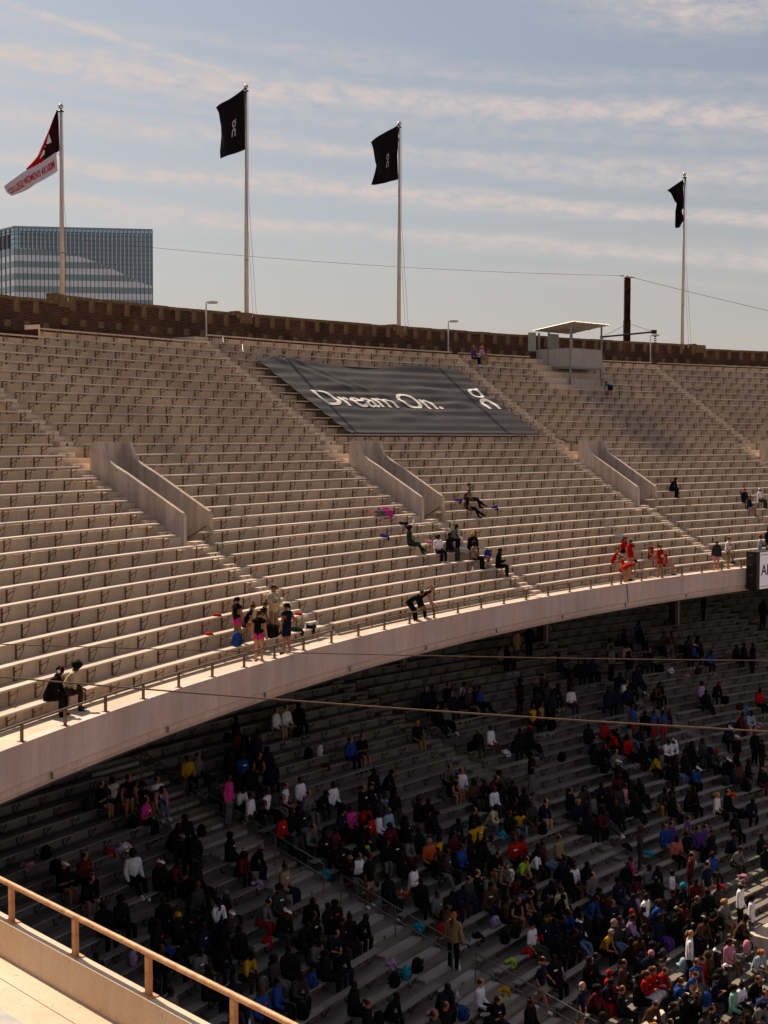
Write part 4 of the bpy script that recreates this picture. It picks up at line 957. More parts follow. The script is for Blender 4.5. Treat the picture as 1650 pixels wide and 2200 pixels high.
def hand_mb(mb, wr, el_, curl=.5):
    """palm, four unequal bent fingers and a thumb from the side of the palm"""
    d = (wr - el_).normalized(); side = d.cross(V(0, 0, 1))
    if side.length < .1: side = V(1, 0, 0)
    side.normalize(); nrm = side.cross(d).normalized(); b = V(0, 0, 0)
    c0 = wr + d * .01; c1 = wr + d * .085; w0, w1, t_ = .026, .040, .013
    mb.add([c0 - side * w0 - nrm * t_, c0 + side * w0 - nrm * t_, c0 + side * w0 + nrm * t_, c0 - side * w0 + nrm * t_, c1 - side * w1 - nrm * t_, c1 + side * w1 - nrm * t_, c1 + side * w1 + nrm * t_, c1 - side * w1 + nrm * t_], [[0, 3, 2, 1], [4, 5, 6, 7], [0, 1, 5, 4], [1, 2, 6, 5], [2, 3, 7, 6], [3, 0, 4, 7]])
    for i, L_ in enumerate((.068, .078, .072, .056)):
        r = c1 + side * (-.030 + .020 * i) - d * .008; k1 = r + d * L_ * .5 - nrm * L_ * .12; k2 = k1 + (d * cos(curl) - nrm * sin(curl)) * L_ * .55
        mb.tube([r, k1, k2], [.0095, .0088, .007], 5)
    r = c0 + d * .025 - side * .026; k1 = r - side * .028 + d * .025 - nrm * .008; k2 = k1 + d * .030 - nrm * .012; mb.tube([r, k1, k2], [.012, .010, .008], 5)
POSES = {}
def get_pose(name):
    if name in POSES: return POSES[name]
    pts, rad, E, inf = pose_def(name); me = skinned(pts, rad, E)
    cls = {}
    for p in me.polygons:
        c = p.center; best = min(((seg_dist(c, pts[a], pts[b]) - (rad[a][0] + rad[b][0]) * .25, t) for a, b, t in E)); cls.setdefault(best[1], []).append(p.index)
    g = lambda *k: [i for q in k for i in cls.get(q, [])]
    # head: rebuild as a proper egg with nose, ears, brow
    hc = inf['head']; hd = inf['hdir']; q = V(0, 0, 1).rotation_difference(hd).to_matrix().to_4x4(); hm = Matrix.Translation(hc) @ q
    hb = MB(); hb.ball((0, 0, 0), 1, 14, 10)
    for v in hb.v:
        z = v[2]; jaw = .82 if z < -.3 else 1.0
        v[:] = (v[0] * .076 * jaw, v[1] * .095 * (jaw + .04) + (.012 if z < -.3 and v[1] > 0 else 0), z * .118)
    hb.add([(-.013, .088, -.028), (.013, .088, -.028), (0, .092, .018), (0, .118, -.024)], [[0, 1, 3], [0, 3, 2], [1, 2, 3]])
    for s in (-1, 1): hb.ball((s * .078, -.005, -.012), .02, 6, 4, (.4, 1, 1.5)); hb.add([(s * .018, .094, .012), (s * .044, .086, .012), (s * .044, .090, .024), (s * .018, .097, .024)], [[0, 1, 2, 3]])
    hb.box(-.024, .024, .080, .092, -.064, -.052)
    skm = MB(); skm.v = [hm @ v for v in hb.v]; skm.f = hb.f
    for i in (0, 1): hand_mb(skm, inf['wr'][i], inf['el'][i], .9 if name in ('sit_phone', 'stand_camera', 'stand_rail') else .5)
    body = bpy.data.meshes.new('body'); n0 = len(me.vertices)
    body.from_pydata([tuple(v.co) for v in me.vertices] + [tuple(v) for v in skm.v], [], [list(p.vertices) for p in me.polygons] + [[i + n0 for i in f_] for f_ in skm.f]); body.update(); body.polygons.foreach_set('use_smooth', [True] * len(body.polygons)); body.materials.append(M['s_2'])
    R = dict(body=body, top={'l': part_mesh(me, g('torso', 'hip', 'uarm', 'farm'), .026, 'top_long', M['c_k']), 's': part_mesh(me, g('torso', 'hip', 'uarm'), .020, 'top_short', M['c_k']), 'v': part_mesh(me, g('torso'), .012, 'top_vest', M['c_k'])},
             bot={'l': part_mesh(me, g('hip', 'thigh', 'shin'), .018, 'trousers', M['c_k']), 's': part_mesh(me, g('hip') + [i for i in g('thigh') if any((me.polygons[i].center - pts[k]).length < .27 for k in (11, 22))], .020, 'shorts', M['c_k']),
                  't': part_mesh(me, g('hip') + [i for i in g('thigh') if any((me.polygons[i].center - pts[k]).length < .15 for k in (11, 22))], .012, 'running_shorts', M['c_k'])},
             shoe=[part_mesh(me, [i for i in g('foot') if me.polygons[i].center[0] * s_ > (0 if name != 'sit_side' else (.19 if s_ > 0 else -.19))] or g('foot')[:1], .014, 'shoe', M['c_w']) for s_ in (-1, 1)], hm=hm, inf=inf)
    POSES[name] = R; return R
# hair and hats in the head's own frame
def cap_surface(mb, r, zmin, front, n=14, k=8, sy=1.2, sz=1.2, bump=0, cy=-.008):
    k0 = len(mb.v); rows = []
    for j in range(k + 1):
        t = j / k; row = []
        for i in range(n):
            a = 2 * pi * i / n; fr = max(0, sin(a)) ** 1.5; lim = zmin + (front - zmin) * fr; el0 = math.asin(max(-1, min(1, lim))); e = pi / 2 + (el0 - pi / 2) * t
            rr = r * (1 + bump * noise.noise(Vector((cos(a) * 3, sin(a) * 3, e * 3)))); row.append(len(mb.v)); mb.v.append(V(rr * cos(e) * cos(a), rr * cos(e) * sin(a) * sy + cy, rr * sin(e) * sz))
        rows.append(row)
    for j in range(k):
        for i in range(n): mb.f.append([rows[j][i], rows[j + 1][i], rows[j + 1][(i + 1) % n], rows[j][(i + 1) % n]])
    return mb
def hair_meshes():
    D = {}
    D['short'] = cap_surface(MB(), .088, -.45, .42).mesh('hair_short', M['h_k'], True)
    m_ = cap_surface(MB(), .090, -.55, .45); m_.tube([(0, -.07, .02), (0, -.115, -.06), (0, -.125, -.20), (0, -.12, -.36)], [.085, .088, .075, .03], 8); D['long'] = m_.mesh('hair_long', M['h_k'], True)
    m_ = cap_surface(MB(), .087, -.45, .45); m_.ball((0, -.115, .05), .035, 8, 6).tube([(0, -.125, .04), (0, -.155, -.05), (0, -.14, -.20), (0, -.13, -.28)], [.025, .032, .025, .008], 6); D['tail'] = m_.mesh('hair_ponytail', M['h_k'], True)
    m_ = cap_surface(MB(), .087, -.45, .45); m_.ball((0, -.05, .125), .042, 8, 6); D['bun'] = m_.mesh('hair_bun', M['h_k'], True)
    D['afro'] = cap_surface(MB(), .125, -.45, .30, 18, 10, 1.15, 1.15, .22).mesh('hair_afro', M['h_k'], True)
    m_ = cap_surface(MB(), .091, .02, .22); m_.add([(-.06, .095, .024), (.06, .095, .024), (.045, .175, .008), (-.045, .175, .008), (-.06, .095, .034), (.06, .095, .034), (.045, .175, .014), (-.045, .175, .014)], [[0, 1, 2, 3], [4, 7, 6, 5], [3, 2, 6, 7], [0, 3, 7, 4], [1, 5, 6, 2]]); D['cap'] = m_.mesh('baseball_cap', M['c_w'], True)
    D['beanie'] = cap_surface(MB(), .093, -.15, .22, sz=1.3).mesh('beanie', M['c_k'], True)
    m_ = cap_surface(MB(), .108, -.9, .55, cy=-.014, sz=1.25); D['hood'] = m_.mesh('hood', M['c_k'], True)
    m_ = cap_surface(MB(), .115, -.75, .5, cy=-.01, sz=1.2); m_.tube([(0, -.02, -.07), (0, -.06, -.2), (0, -.08, -.36)], [.10, .17, .22], 10); D['scarf'] = m_.mesh('head_scarf', M['c_z'], True)
    return D
HM = hair_meshes()
HAIR = {'n': ('short', 'h_k', 'short black hair'), 'b': ('short', 'h_b', 'short brown hair'), 'B': ('bun', 'h_b', 'brown hair in a bun'), 'N': ('bun', 'h_k', 'black hair in a bun'), 'L': ('long', 'h_k', 'long black hair'), 'M': ('long', 'h_b', 'long brown hair'), 'G': ('long', 'h_g', 'long blonde hair'), 'P': ('tail', 'h_k', 'black ponytail'), 'Q': ('tail', 'h_b', 'brown ponytail'), 'R': ('tail', 'h_g', 'blonde ponytail'),
        'A': ('afro', 'h_k', 'black afro'), 'g': ('short', 'h_s', 'grey hair'), 'O': ('long', 'h_r', 'ginger hair'), 'X': ('scarf', 'c_z', 'brown head scarf')}
for c in COL: HAIR['c' + c] = ('cap', 'c_' + c, COL[c][0] + ' cap'); HAIR['h' + c] = ('hood', 'c_' + c, COL[c][0] + ' hood up'); HAIR['e' + c] = ('beanie', 'c_' + c, COL[c][0] + ' beanie')
PC = {'u': 'sit_upright', 'f': 'sit_forward', 'p': 'sit_phone', 'l': 'sit_legs_out', 'c': 'sit_hand_chin', 's': 'sit_side', 'T': 'stand', 'C': 'stand_crossed', 'H': 'stand_hip', 'B': 'stand_bend', 'R': 'stand_rail', 'K': 'stand_camera', 'U': 'step_up', 'W': 'walk'}
PV = {'u': 'seated', 'f': 'hunched', 'p': 'phone-holding', 'l': 'lounging', 'c': 'chin-resting', 's': 'seated sideways', 'T': 'standing', 'C': 'arms-crossed standing', 'H': 'hand-on-hip standing', 'B': 'bent-over', 'R': 'rail-leaning', 'K': 'standing', 'U': 'one-foot-up standing', 'W': 'walking'}
_cm = {}
def part_obj(name, me, m, parent, loc=None, mtx=None):
    o = bpy.data.objects.new(name, me); C.objects.link(o); o.parent = parent
    if mtx is not None: o.matrix_local = mtx
    if me.materials and me.materials[0] != m:
        o.material_slots[0].link = 'OBJECT'; o.material_slots[0].material = m
    return o
M['tagred'] = mat('red_bib_print', (.6, .04, .03), .8)
PATCH = MB().add([(-.05, .152, .36), (.05, .152, .36), (.05, .150, .40), (-.05, .150, .40)], [[0, 1, 2, 3]]).mesh('chest_print', M['print'])
def person(loc, rz, pose, hair, top, bot, skin, shoes='w', scale=1, label=None, group=None, patch=None):
    if bot[0] == 'x': bot = 'k' + bot[1]
    R = get_pose(PC[pose]); th = thing('person', label, 'person', loc, rz, group); th.scale = (scale * 1.06, scale, scale)
    sm = M['s_' + skin]; part_obj('body', R['body'], sm, th)
    part_obj('shirt', R['top'][top[1]], M['c_' + top[0]], th)
    if bot[1] == 't': part_obj('shorts', R['bot']['t'], M['c_' + bot[0]], th)
    elif bot[1] != 'x': part_obj({'l': 'trousers', 's': 'shorts'}[bot[1]], R['bot'][bot[1]], M['c_' + bot[0]], th)
    for me_s in R['shoe']: part_obj('shoe', me_s, M['c_' + shoes], th)
    if hair in HAIR:
        hk, hm_, _ = HAIR[hair]; part_obj('hair' if hk in ('short', 'long', 'tail', 'bun', 'afro') else {'cap': 'cap', 'hood': 'hood', 'beanie': 'beanie', 'scarf': 'head_scarf'}[hk], HM[hk], M[hm_], th, mtx=R['hm'])
        if hk == 'cap': part_obj('hair', HM['short'], M['h_k' if skin > '2' else 'h_b'], th, mtx=R['hm'] @ Matrix.Scale(.97, 4))
    if patch:
        i = R['inf']; lean = 0.04; 
    return th, R
PHONE = MB().box(-.035, .035, -.005, .005, -.07, .07).mesh('phone', M['black'])
def place(u, v, pose, low, snap=None):
    """find the bench row (seated) or tread (standing) under a head seen at u, v"""
    sit = pose in 'ufplcs'; R_ = get_pose(PC[pose]); hz = R_['hm'].translation[2]; hy = R_['hm'].translation[1]
    cx, cy = (CX2, CY2) if low else (CX1, CY1); best = None
    for k in range(0 if low else 1, (NL if low else NR) + 1):
        if sit: r, z = ((R2(k), Zb2(k)) if low else (Rb(k), Zb(k))); r += .13
        else: r = (R2(k) if low else Rb(k)) - .12; z = floor2(k) if low else floor1(k)
        h = cyl(u, v, r - hy * .9, cx, cy)
        if not h: continue
        e = abs(h[0][2] - (z + hz))
        if best is None or e < best[0]: best = (e, k, r, z, h[1])
    return best[1:]
STAFF = []
def facing(q, yaw): return q + pi / 2 + yaw
def add_person(spec, low):
    f_ = spec.split(); u, v = float(f_[0]), float(f_[1]); pose, hair, top, bot, skin = f_[2:7]; ex = f_[7:]; rr = random.Random(int(u * 7 + v * 13))
    yaw = rr.uniform(-.45, .35); sc_ = rr.uniform(.93, 1.02); sh = rr.choice('wwwkkkdgg'); k = r = None
    if low: sc_ *= 1.10
    for e in ex:
        if e.startswith('y'): yaw = radians(float(e[1:]))
        elif e.startswith('s'): sh = e[1]
        elif e.startswith('x'): sc_ = float(e[1:])
    k, r, z, q = place(u, v, pose, low); PP = P2 if low else P1
    for e in ex:
        if e.startswith('k'):
            k = int(e[1:]); sit = pose in 'ufplcs'
            r = ((R2(k) if low else Rb(k)) + .13) if sit else ((R2(k) if low else Rb(k)) - .12); z = ((Zb2(k) if low else Zb(k)) if sit else (floor2(k) if low else floor1(k)))
        if e.startswith('e'): r, z = R0 + (.28 if pose != 'R' else .34), ZL - .08 if True else 0; k = 0
    if any(e[0] in 'ke' for e in ex):
        hh = cyl(u, v, r, CX2 if low else CX1, CY2 if low else CY1); q = hh[1]
    STAFF.append(dict(k=k, q=q, r=r, z=z, low=low, pose=pose, hair=hair, top=top, bot=bot, skin=skin, yaw=yaw, sc=sc_, sh=sh, u=u, v=v, P=PP(r, q, z)))
UPP = """122 1432 f ek kl kl 4 sk x1.06 y15
158 1420 f A cs ds 4 sk x1.06 y25
509 1287 T P kv qt 2 k2 y70 x.95
523 1300 f B kv kt 2 k2 y30 x.97
552 1297 f B kv kt 2 k2 y10 x.97
556 1313 T Q kv qt 1 e y95 x.97
587 1226 C cd cl il 2 k2 y-10 x1.06
616 1298 H P nv ns 2 e y170 x1.0
880 1131 l A el el 4 y20
942 1139 u L ws kl 4 y-15
978 1136 f n gl kl 4 y15
966 1155 u n kl dl 4 y10
1021 1152 f n kl ks 4 y-20
1020 1166 u A il kl 4 y5
1073 1190 p n kl kl 4 sr y20
1008 1040 l b gs kl 2 y35
1004 1060 l M ks kl 2 y35
894 1284 R b ks kl 2 e y10
915 1280 R R kv kl 1 e y25
1018 750 u M us kl 2 y15
1036 752 p O vs is 2 y15
1322 827 B N tv ks 2 y160
1449 1025 f n kl kl 4 y15 sk
1600 1057 u cr nl ks 2 y-10
1611 1062 p B nl vs 2 y20
1633 1052 u cw ws dl 3 y5
1343 1155 c M rl kl 1 y10
1356 1167 T Q rv rt 1 y95
1326 1186 f B rv rt 1 y30
1337 1191 u Q rv rt 1 y10
1400 1173 p R rv rt 1 y5
1418 1191 H P rv rt 2 e y-10
1430 1184 u R rv rt 1 y10
1345 1217 B P rv rt 2 e y60
1540 1170 T Q dl ps 1 e y150
1563 1163 U b ws il 1 e y10 x1.06
1632 1166 K cr hs dl 3 e y35 x1.04
1650 1166 T n kl kl 3 k2 y0"""
LOWP = """216 1691 p B ks xs 1
244 1685 u L wv ks 3
278 1678 T L kv kx 2
307 1687 u A kv ks 3
338 1685 u n wl jl 2
313 1727 p M qs kl 2
358 1703 B L ps ks 2
182 1836 p n ml kl 2
137 1865 p cw ks ks 2
198 1900 f n kl ks 2
491 1681 T n ql gl 3
522 1688 f n ws kl 4
538 1720 u n ws kl 3
574 1694 u N wv kl 3
404 1640 u n yl kl 3
425 1636 u b gl kl 2
560 1629 f P kv kl 2
521 1622 u n bl kl 4
498 1647 u n kl kl 4
460 1676 u n dl kl 4
400 1775 u L kl kl 4
378 1793 f n kl kl 4
418 1804 f n kl dl 4
391 1810 u ci kl kl 3
344 1864 u cw kl kl 3
367 1858 f n ml kl 4
425 1869 l hk kl kl 4
494 1807 u hk kl nl 4
524 1833 f L ml kl 4
555 1820 f eg kl nl 4
260 1942 u A kl kl 4
224 1967 u L kl kl 4
351 1942 l N kl kl 4
382 1980 u ey kl kl 4
338 2004 u n kl bl 4
409 1942 u L kl dl 4
424 1927 u b dl kl 3
440 1949 f ek kl nl 4
473 1949 c N wl nl 4
485 1927 u eg kl kl 4
571 1949 f N gl rl 2
485 2031 f n kl nl 4
436 2011 u n nl kl 4
447 2069 u n kl kl 4
389 2011 f n kl nl 4
538 2056 f n ys ks 4
500 2122 l n nl nl 4
562 2142 u Q bl kl 3
596 2138 u n bl kl 3
367 2142 u n gl kl 4
207 2033 u n kl kl 4
327 2124 f n kl kl 4
593 1535 u B wl ks 1
615 1529 u B wl ks 1
643 1529 u L kl kl 4
754 1593 u M bl kl 2
779 1586 p B ks ks 2
645 1676 u n wl kl 3
613 1691 u Q wv ks 2
716 1693 u n wl kl 4
780 1683 u Q kl kl 2
804 1659 u N kl ks 4
837 1661 f n kl kl 4
507 1555 u n kl kl 4
522 1586 u n kl kl 4
551 1600 u n nl kl 4
575 1615 u L kl kl 4
897 1553 u ey ks ks 2
1110 1351 T n il is 3
1138 1348 T n kl kl 4
1075 1397 u L gs kl 3
1089 1400 u n kl kl 4
915 1484 u b nl kl 2
926 1484 u n kl kl 3
971 1494 u n nl nl 2
1006 1494 u Q dl ks 2
1020 1477 u n kl kl 3
1029 1487 l n bl kl 3
955 1522 l n gl kl 3
1118 1479 T A kv ks 4
1194 1470 f n kl kl 4
1175 1475 u n dl kl 4
1226 1455 T N kv ks 4
1244 1431 u n kl kl 3
1150 1490 l n kl kl 4
1187 1506 T n ns ks 4
1145 1525 u N yv kl 3
1163 1518 u N iv kl 3
1028 1573 u ci kl fl 3
1054 1564 u n wl rs 3
1138 1564 l er kl kl 4
1117 1574 l n kl kl 4
1143 1620 K n ks gl 3
971 1642 f n gs kl 2
978 1668 f N kv ks 2
992 1661 u n ws hs 2
1044 1668 f P kl kl 3
1074 1666 u L dl kl 4
1103 1685 u n kl kl 3
1341 1352 u n kl kl 4
1375 1347 u n kl kl 4
1427 1369 u N zv zs 3
1441 1365 c N zv zs 3
1480 1371 u n dl kl 4
1512 1284 T n kl kl 4
1640 1298 T n kl kl 4
1314 1400 T n gl kl 3
1347 1395 u L pl kl 4
1352 1411 T L kl gl 4
1387 1403 f n dl kl 4
1526 1400 f n bl kl 4
1480 1397 f n kl kl 4
1582 1393 u n kl kl 4
1598 1393 u n kl kl 4
1618 1388 T n kl kl 4
1274 1422 u n nl kl 4
1257 1425 u n kl kl 4
1334 1444 f n nl kl 4
1369 1441 l n nl nl 4
1361 1466 f n kl kl 4
1412 1466 f n zl kl 4
1307 1487 u n nl kl 4
1349 1480 l n nl kl 4
1507 1474 u n vl kl 4
1517 1482 l n kl kl 4
1545 1466 f cr kl kl 4
1633 1483 u n rs kl 4
1359 1529 T n bv rs 3
1386 1524 u n kl kl 4
1405 1548 T N bv rs 3
1426 1541 T L bv rs 3
1437 1532 f B nl ks 3
1300 1548 u cw rl kl 3
1375 1558 f n nl gl 4
1319 1584 c n rl kl 4
1349 1577 u L rl kl 4
1279 1599 u L kl kl 4
1292 1621 f n kl dl 3
1381 1606 u L kl kl 4
1404 1601 u n kl kl 4
1450 1601 f cw wl jl 4
1488 1597 l L kl kl 4
1592 1531 f N ml kl 3
1615 1526 f n hl pl 4
1568 1555 f cw nl kl 3
1583 1582 T cw kl kl 2
1623 1565 T er kl kl 3
1638 1585 T n kl kl 3
1536 1628 f er dl kl 3
1568 1633 f cw kl kl 4
1451 1631 u n kl jl 4
1410 1623 c n yl kl 4
1497 1643 f cw bl kl 4
1589 1633 u L zs kl 4
1608 1628 u n kl gl 4
1640 1645 u cp ks ml 3
1126 1708 u n kl gl 4
1172 1715 c n nl ks 1
1107 1706 f n kl ks 3
1061 1730 f n cl gl 4
1078 1689 u L kv kl 4
1124 1732 f N yv jl 4
1225 1708 u L kl dl 2
1238 1720 f n dl kl 3
898 1730 u N kl kl 4
913 1730 f n kl rl 4
1017 1771 u N yv kl 4
1029 1769 u N yv kl 4
1049 1790 c n gl kl 4
944 1795 u N yv kl 4
881 1807 f n gl ml 4
923 1815 u g os kl 2
961 1820 u n dl kl 3
992 1820 u n bl kl 3
1107 1810 u n rs kl 3
1121 1800 u n rs kl 4
1129 1832 f b ls kl 2
1155 1820 f n ws ks 4
1149 1829 u n kl kl 4
1201 1800 u b il kl 2
1090 1846 f B gv kl 2
1071 1854 f N ks ks 2
1051 1866 f n gl kl 3
1025 1883 u b kl kl 1
1138 1868 f b ks ks 2
995 1892 f n nl ks 4
940 1917 u n gs kl 3
966 1912 f ek kl kl 4
889 1866 p L wl ml 4
1114 1924 f B kv ks 2
1136 1919 f N kv ks 2
1088 1929 u L zv ks 4
1177 1921 p n ks ys 3
1206 1902 u n cl kl 3
1233 1863 u N ws ks 3
1221 1875 u n kl kl 4
961 1968 l n zl il 3
976 1992 T O il kl 2 y95
1206 1941 f n kl kl 4
1223 1975 f n bl kl 3
1201 1994 f n kl gl 3
1165 2001 u L kl kl 4
1189 1972 f n nl kl 4
1032 2112 u b wl kl 1
1073 2136 p M ks kl 1
1095 2177 u n rs kl 4 x.75
1079 2182 u N dl kl 4
1165 2070 W ck ns is 2 y10 x1.05
1251 2104 T g ns gs 1 y10 x1.04
963 2119 f n nl kl 4
957 2172 u Q kl kl 2
934 2189 u Q dl kl 2
1191 2051 u n kl kl 4
1235 2025 f L kl kl 3
1274 1869 u L gl jl 1
1371 1869 f n ml gl 4
1354 1865 p n ql kl 4
1395 1852 p n gl kl 4
1417 1879 f n nl dl 4
1317 1928 u M ns is 2
1358 1920 c n ns ks 4
1362 1945 c B vs is 3
1388 1948 T n wv zl 4 y0
1323 1964 u n dl kl 3
1354 1976 u cr kl is 3
1319 2000 u g dl jl 1
1309 2017 f g yv kl 2
1347 1998 c n vl kl 3
1417 1995 u n nl ul 4
1398 2046 f ep ns nl 3
1428 1981 u N kl kl 4
1444 1978 u ci kl kl 4
1480 1993 u N kl kl 4
1468 1915 u ht kl kl 4
1485 1855 T n ml dl 2 y20
1520 1877 T n ns il 2 y-10
1531 1852 u n bs is 4
1592 1901 T ci wl kl 4 y10
1616 1935 T L wl gl 4 y20
1497 1947 p b kl kl 2
1558 1954 u G gl is 2
1545 1964 f cg kl gl 3
1515 1981 f N zl nl 4
1597 2000 f ck zl kl 4
1483 2034 T R wl kl 1 y30
1519 2032 u X zl zl 4
1568 2044 u L pl is 3
1500 2066 u B rl kl 1
1497 2083 u Q bv gl 2
1491 2109 f B bv ks 1
1638 2068 f O hs gl 1
1628 2107 c Q kl ks 2
1549 2095 u L kl kl 4
1594 2117 p N ws ks 4
1577 2141 u L al ks 3
1495 2138 c N kl kl 3
1529 2163 p N ks ks 2
1473 2165 u hk kl kl 4
1449 2189 u L kl kl 3
1427 2100 f B rl wl 1
1403 2109 p M rl wl 2
1388 2119 p M rl wl 2
1308 2088 f n nl rl 4
1309 2117 u er rl nl 4
1336 2143 u b kl kl 2
1408 2155 f cd zl kl 2
1405 2175 p O pl rl 1
1640 2146 f L gl jl 4
1243 1715 u G nl gl 2
1275 1706 u n gl kl 4
1263 1741 u L kl kl 4
1310 1695 u n kl dl 4
1330 1685 u n dl dl 4
1332 1699 u n pl gl 3
1350 1677 u n kl kl 4
1374 1677 l n kl kl 4
1294 1734 f n ml kl 4
1430 1690 f n dl yl 4
1443 1688 f N kl yl 4
1377 1785 T Q ds dl 4 y20
1430 1770 u Q bl il 2
1443 1768 u N ul kl 2
1478 1750 u n uv ks 2
1500 1777 u n ul kl 2
1515 1770 u N ul kl 2
1529 1779 T N kl kl 3 y0
1456 1796 p n sl kl 4
1475 1789 u n kl il 3
1541 1697 u G ws kl 1
1564 1695 u b kl kl 1
1589 1830 f n gl dl 3
1635 1811 u n kl kl 4
1645 1825 u n kl kl 4
626 1755 u n kl jl 4
605 1769 u n rl kl 4
663 1722 p b gl gl 2
670 1780 f n gl kl 2
612 1867 u N il nl 3
675 1929 f n kl kl 4
674 1967 p n kl ks 3
705 1960 u n kl kl 4
717 1940 u L kl kl 4
735 1960 u n kl kl 3
752 1980 u N ks ks 4
755 1744 u N ql kl 3
788 1731 f n rl kl 4
794 1749 u n rl dl 4
814 1744 u n wl kl 4
835 1747 u eg hl kl 3
732 1800 u N kv kl 4
765 1838 p n wl kl 2
752 1845 u ei kl gl 3
794 1869 T n ks is 3 y0
834 1878 u n kl kl 4
781 1955 f n kl kl 4
839 1773 u L ml kl 4
871 1761 u L kl kl 4
851 1815 u n kl kl 4
540 1640 u n kl kl 4
585 1640 f n nl kl 4
640 1800 f n dl kl 4
700 1795 u L kl kl 4
775 1800 f n kl kl 4
900 1770 u n kl kl 4
985 1772 f n nl kl 4
1010 1815 u n kl kl 4
1040 1830 f L kl kl 4
905 1895 u n kl kl 4
1185 1880 f n kl kl 4
1290 1900 u L kl kl 3
1240 1940 f n kl kl 4
1260 1990 u n kl kl 4
1385 1985 u n kl kl 4
1455 1960 f N kl kl 4
1520 1935 u n kl kl 4
1545 1905 u n dl kl 4
1580 1760 u n kl kl 4
1620 1720 f n nl kl 4
1490 1705 u n kl kl 4
1445 1650 f n kl kl 4
1345 1655 u L kl kl 4
1265 1570 u n kl kl 4
660 2010 f n kl kl 4
700 2030 u L kl kl 4
740 2055 f n kl nl 4
620 2060 u n kl kl 4
650 2110 f n dl kl 4
760 2110 u n kl kl 4
850 2170 f n kl kl 4
790 2160 u Q kl jl 2
480 1985 f n kl nl 4
515 2000 u n kl kl 4
590 2065 u L dl gl 4
1590 2170 f N wl jl 3
1560 2185 u Q hl kl 2
1630 2185 u n kl kl 3
1440 2150 f N kl kl 4
1370 2080 u n kl kl 4
1290 2160 f n kl kl 4
1265 2060 u n kl kl 4
1140 2150 u N kl kl 3"""
for ln in UPP.split('\n'): add_person(ln, False)
for ln in LOWP.split('\n'): add_person(ln, True)
rf = random.Random(11); base_ = [p for p in STAFF if p['low'] and p['pose'] in 'ufplcs']; added = 0
for p in rf.sample(base_, len(base_)):
    if added >= 110: break
    near_n = sum(1 for o in base_ if abs(o['u'] - p['u']) < 70 and abs(o['v'] - p['v']) < 60)
    if near_n < 5: continue
    dk = rf.choice((0, 0, 1, -1)); k = p['k'] + dk
    if k < 0 or k > NL - 1: continue
    q = p['q'] + rf.choice((-1, 1)) * rf.uniform(.50, .75) / p['r']
    if any(b_ - .003 < q < a_ + .003 for a_, b_ in LA): continue
    if any(o['k'] == k and abs(o['q'] - q) < .50 / o['r'] for o in STAFF if o['low'] and o['pose'] in 'ufplcs'): continue
    r = R2(k) + .13; z = Zb2(k); P = P2(r, q, z)
    if hidden_by_fascia(P + Vector((0, 0, .8))): continue
    u, v = proj(P + Vector((0, 0, .75)))
    STAFF.append(dict(k=k, q=q, r=r, z=z, low=True, pose=rf.choice('uuffpclps'), hair=rf.choice(['n', 'n', 'L', 'N', 'P', 'A', 'hk', 'ek', 'M', 'B', 'ck', 'cw', 'Q', 'n']), top=rf.choice(['kl', 'kl', 'kl', 'kl', 'nl', 'dl', 'ks', 'kl', 'gl', 'ws', 'ml', 'ns', 'bl', 'zl', 'wl']), bot=rf.choice(['kl', 'kl', 'kl', 'nl', 'dl', 'ks', 'gl', 'jl', 'kl']), skin=rf.choice('4443322'), yaw=rf.uniform(-.6, .5), sc=rf.uniform(1.0, 1.12), sh=rf.choice('wwkkkg'), u=u, v=v, P=P)); added += 1
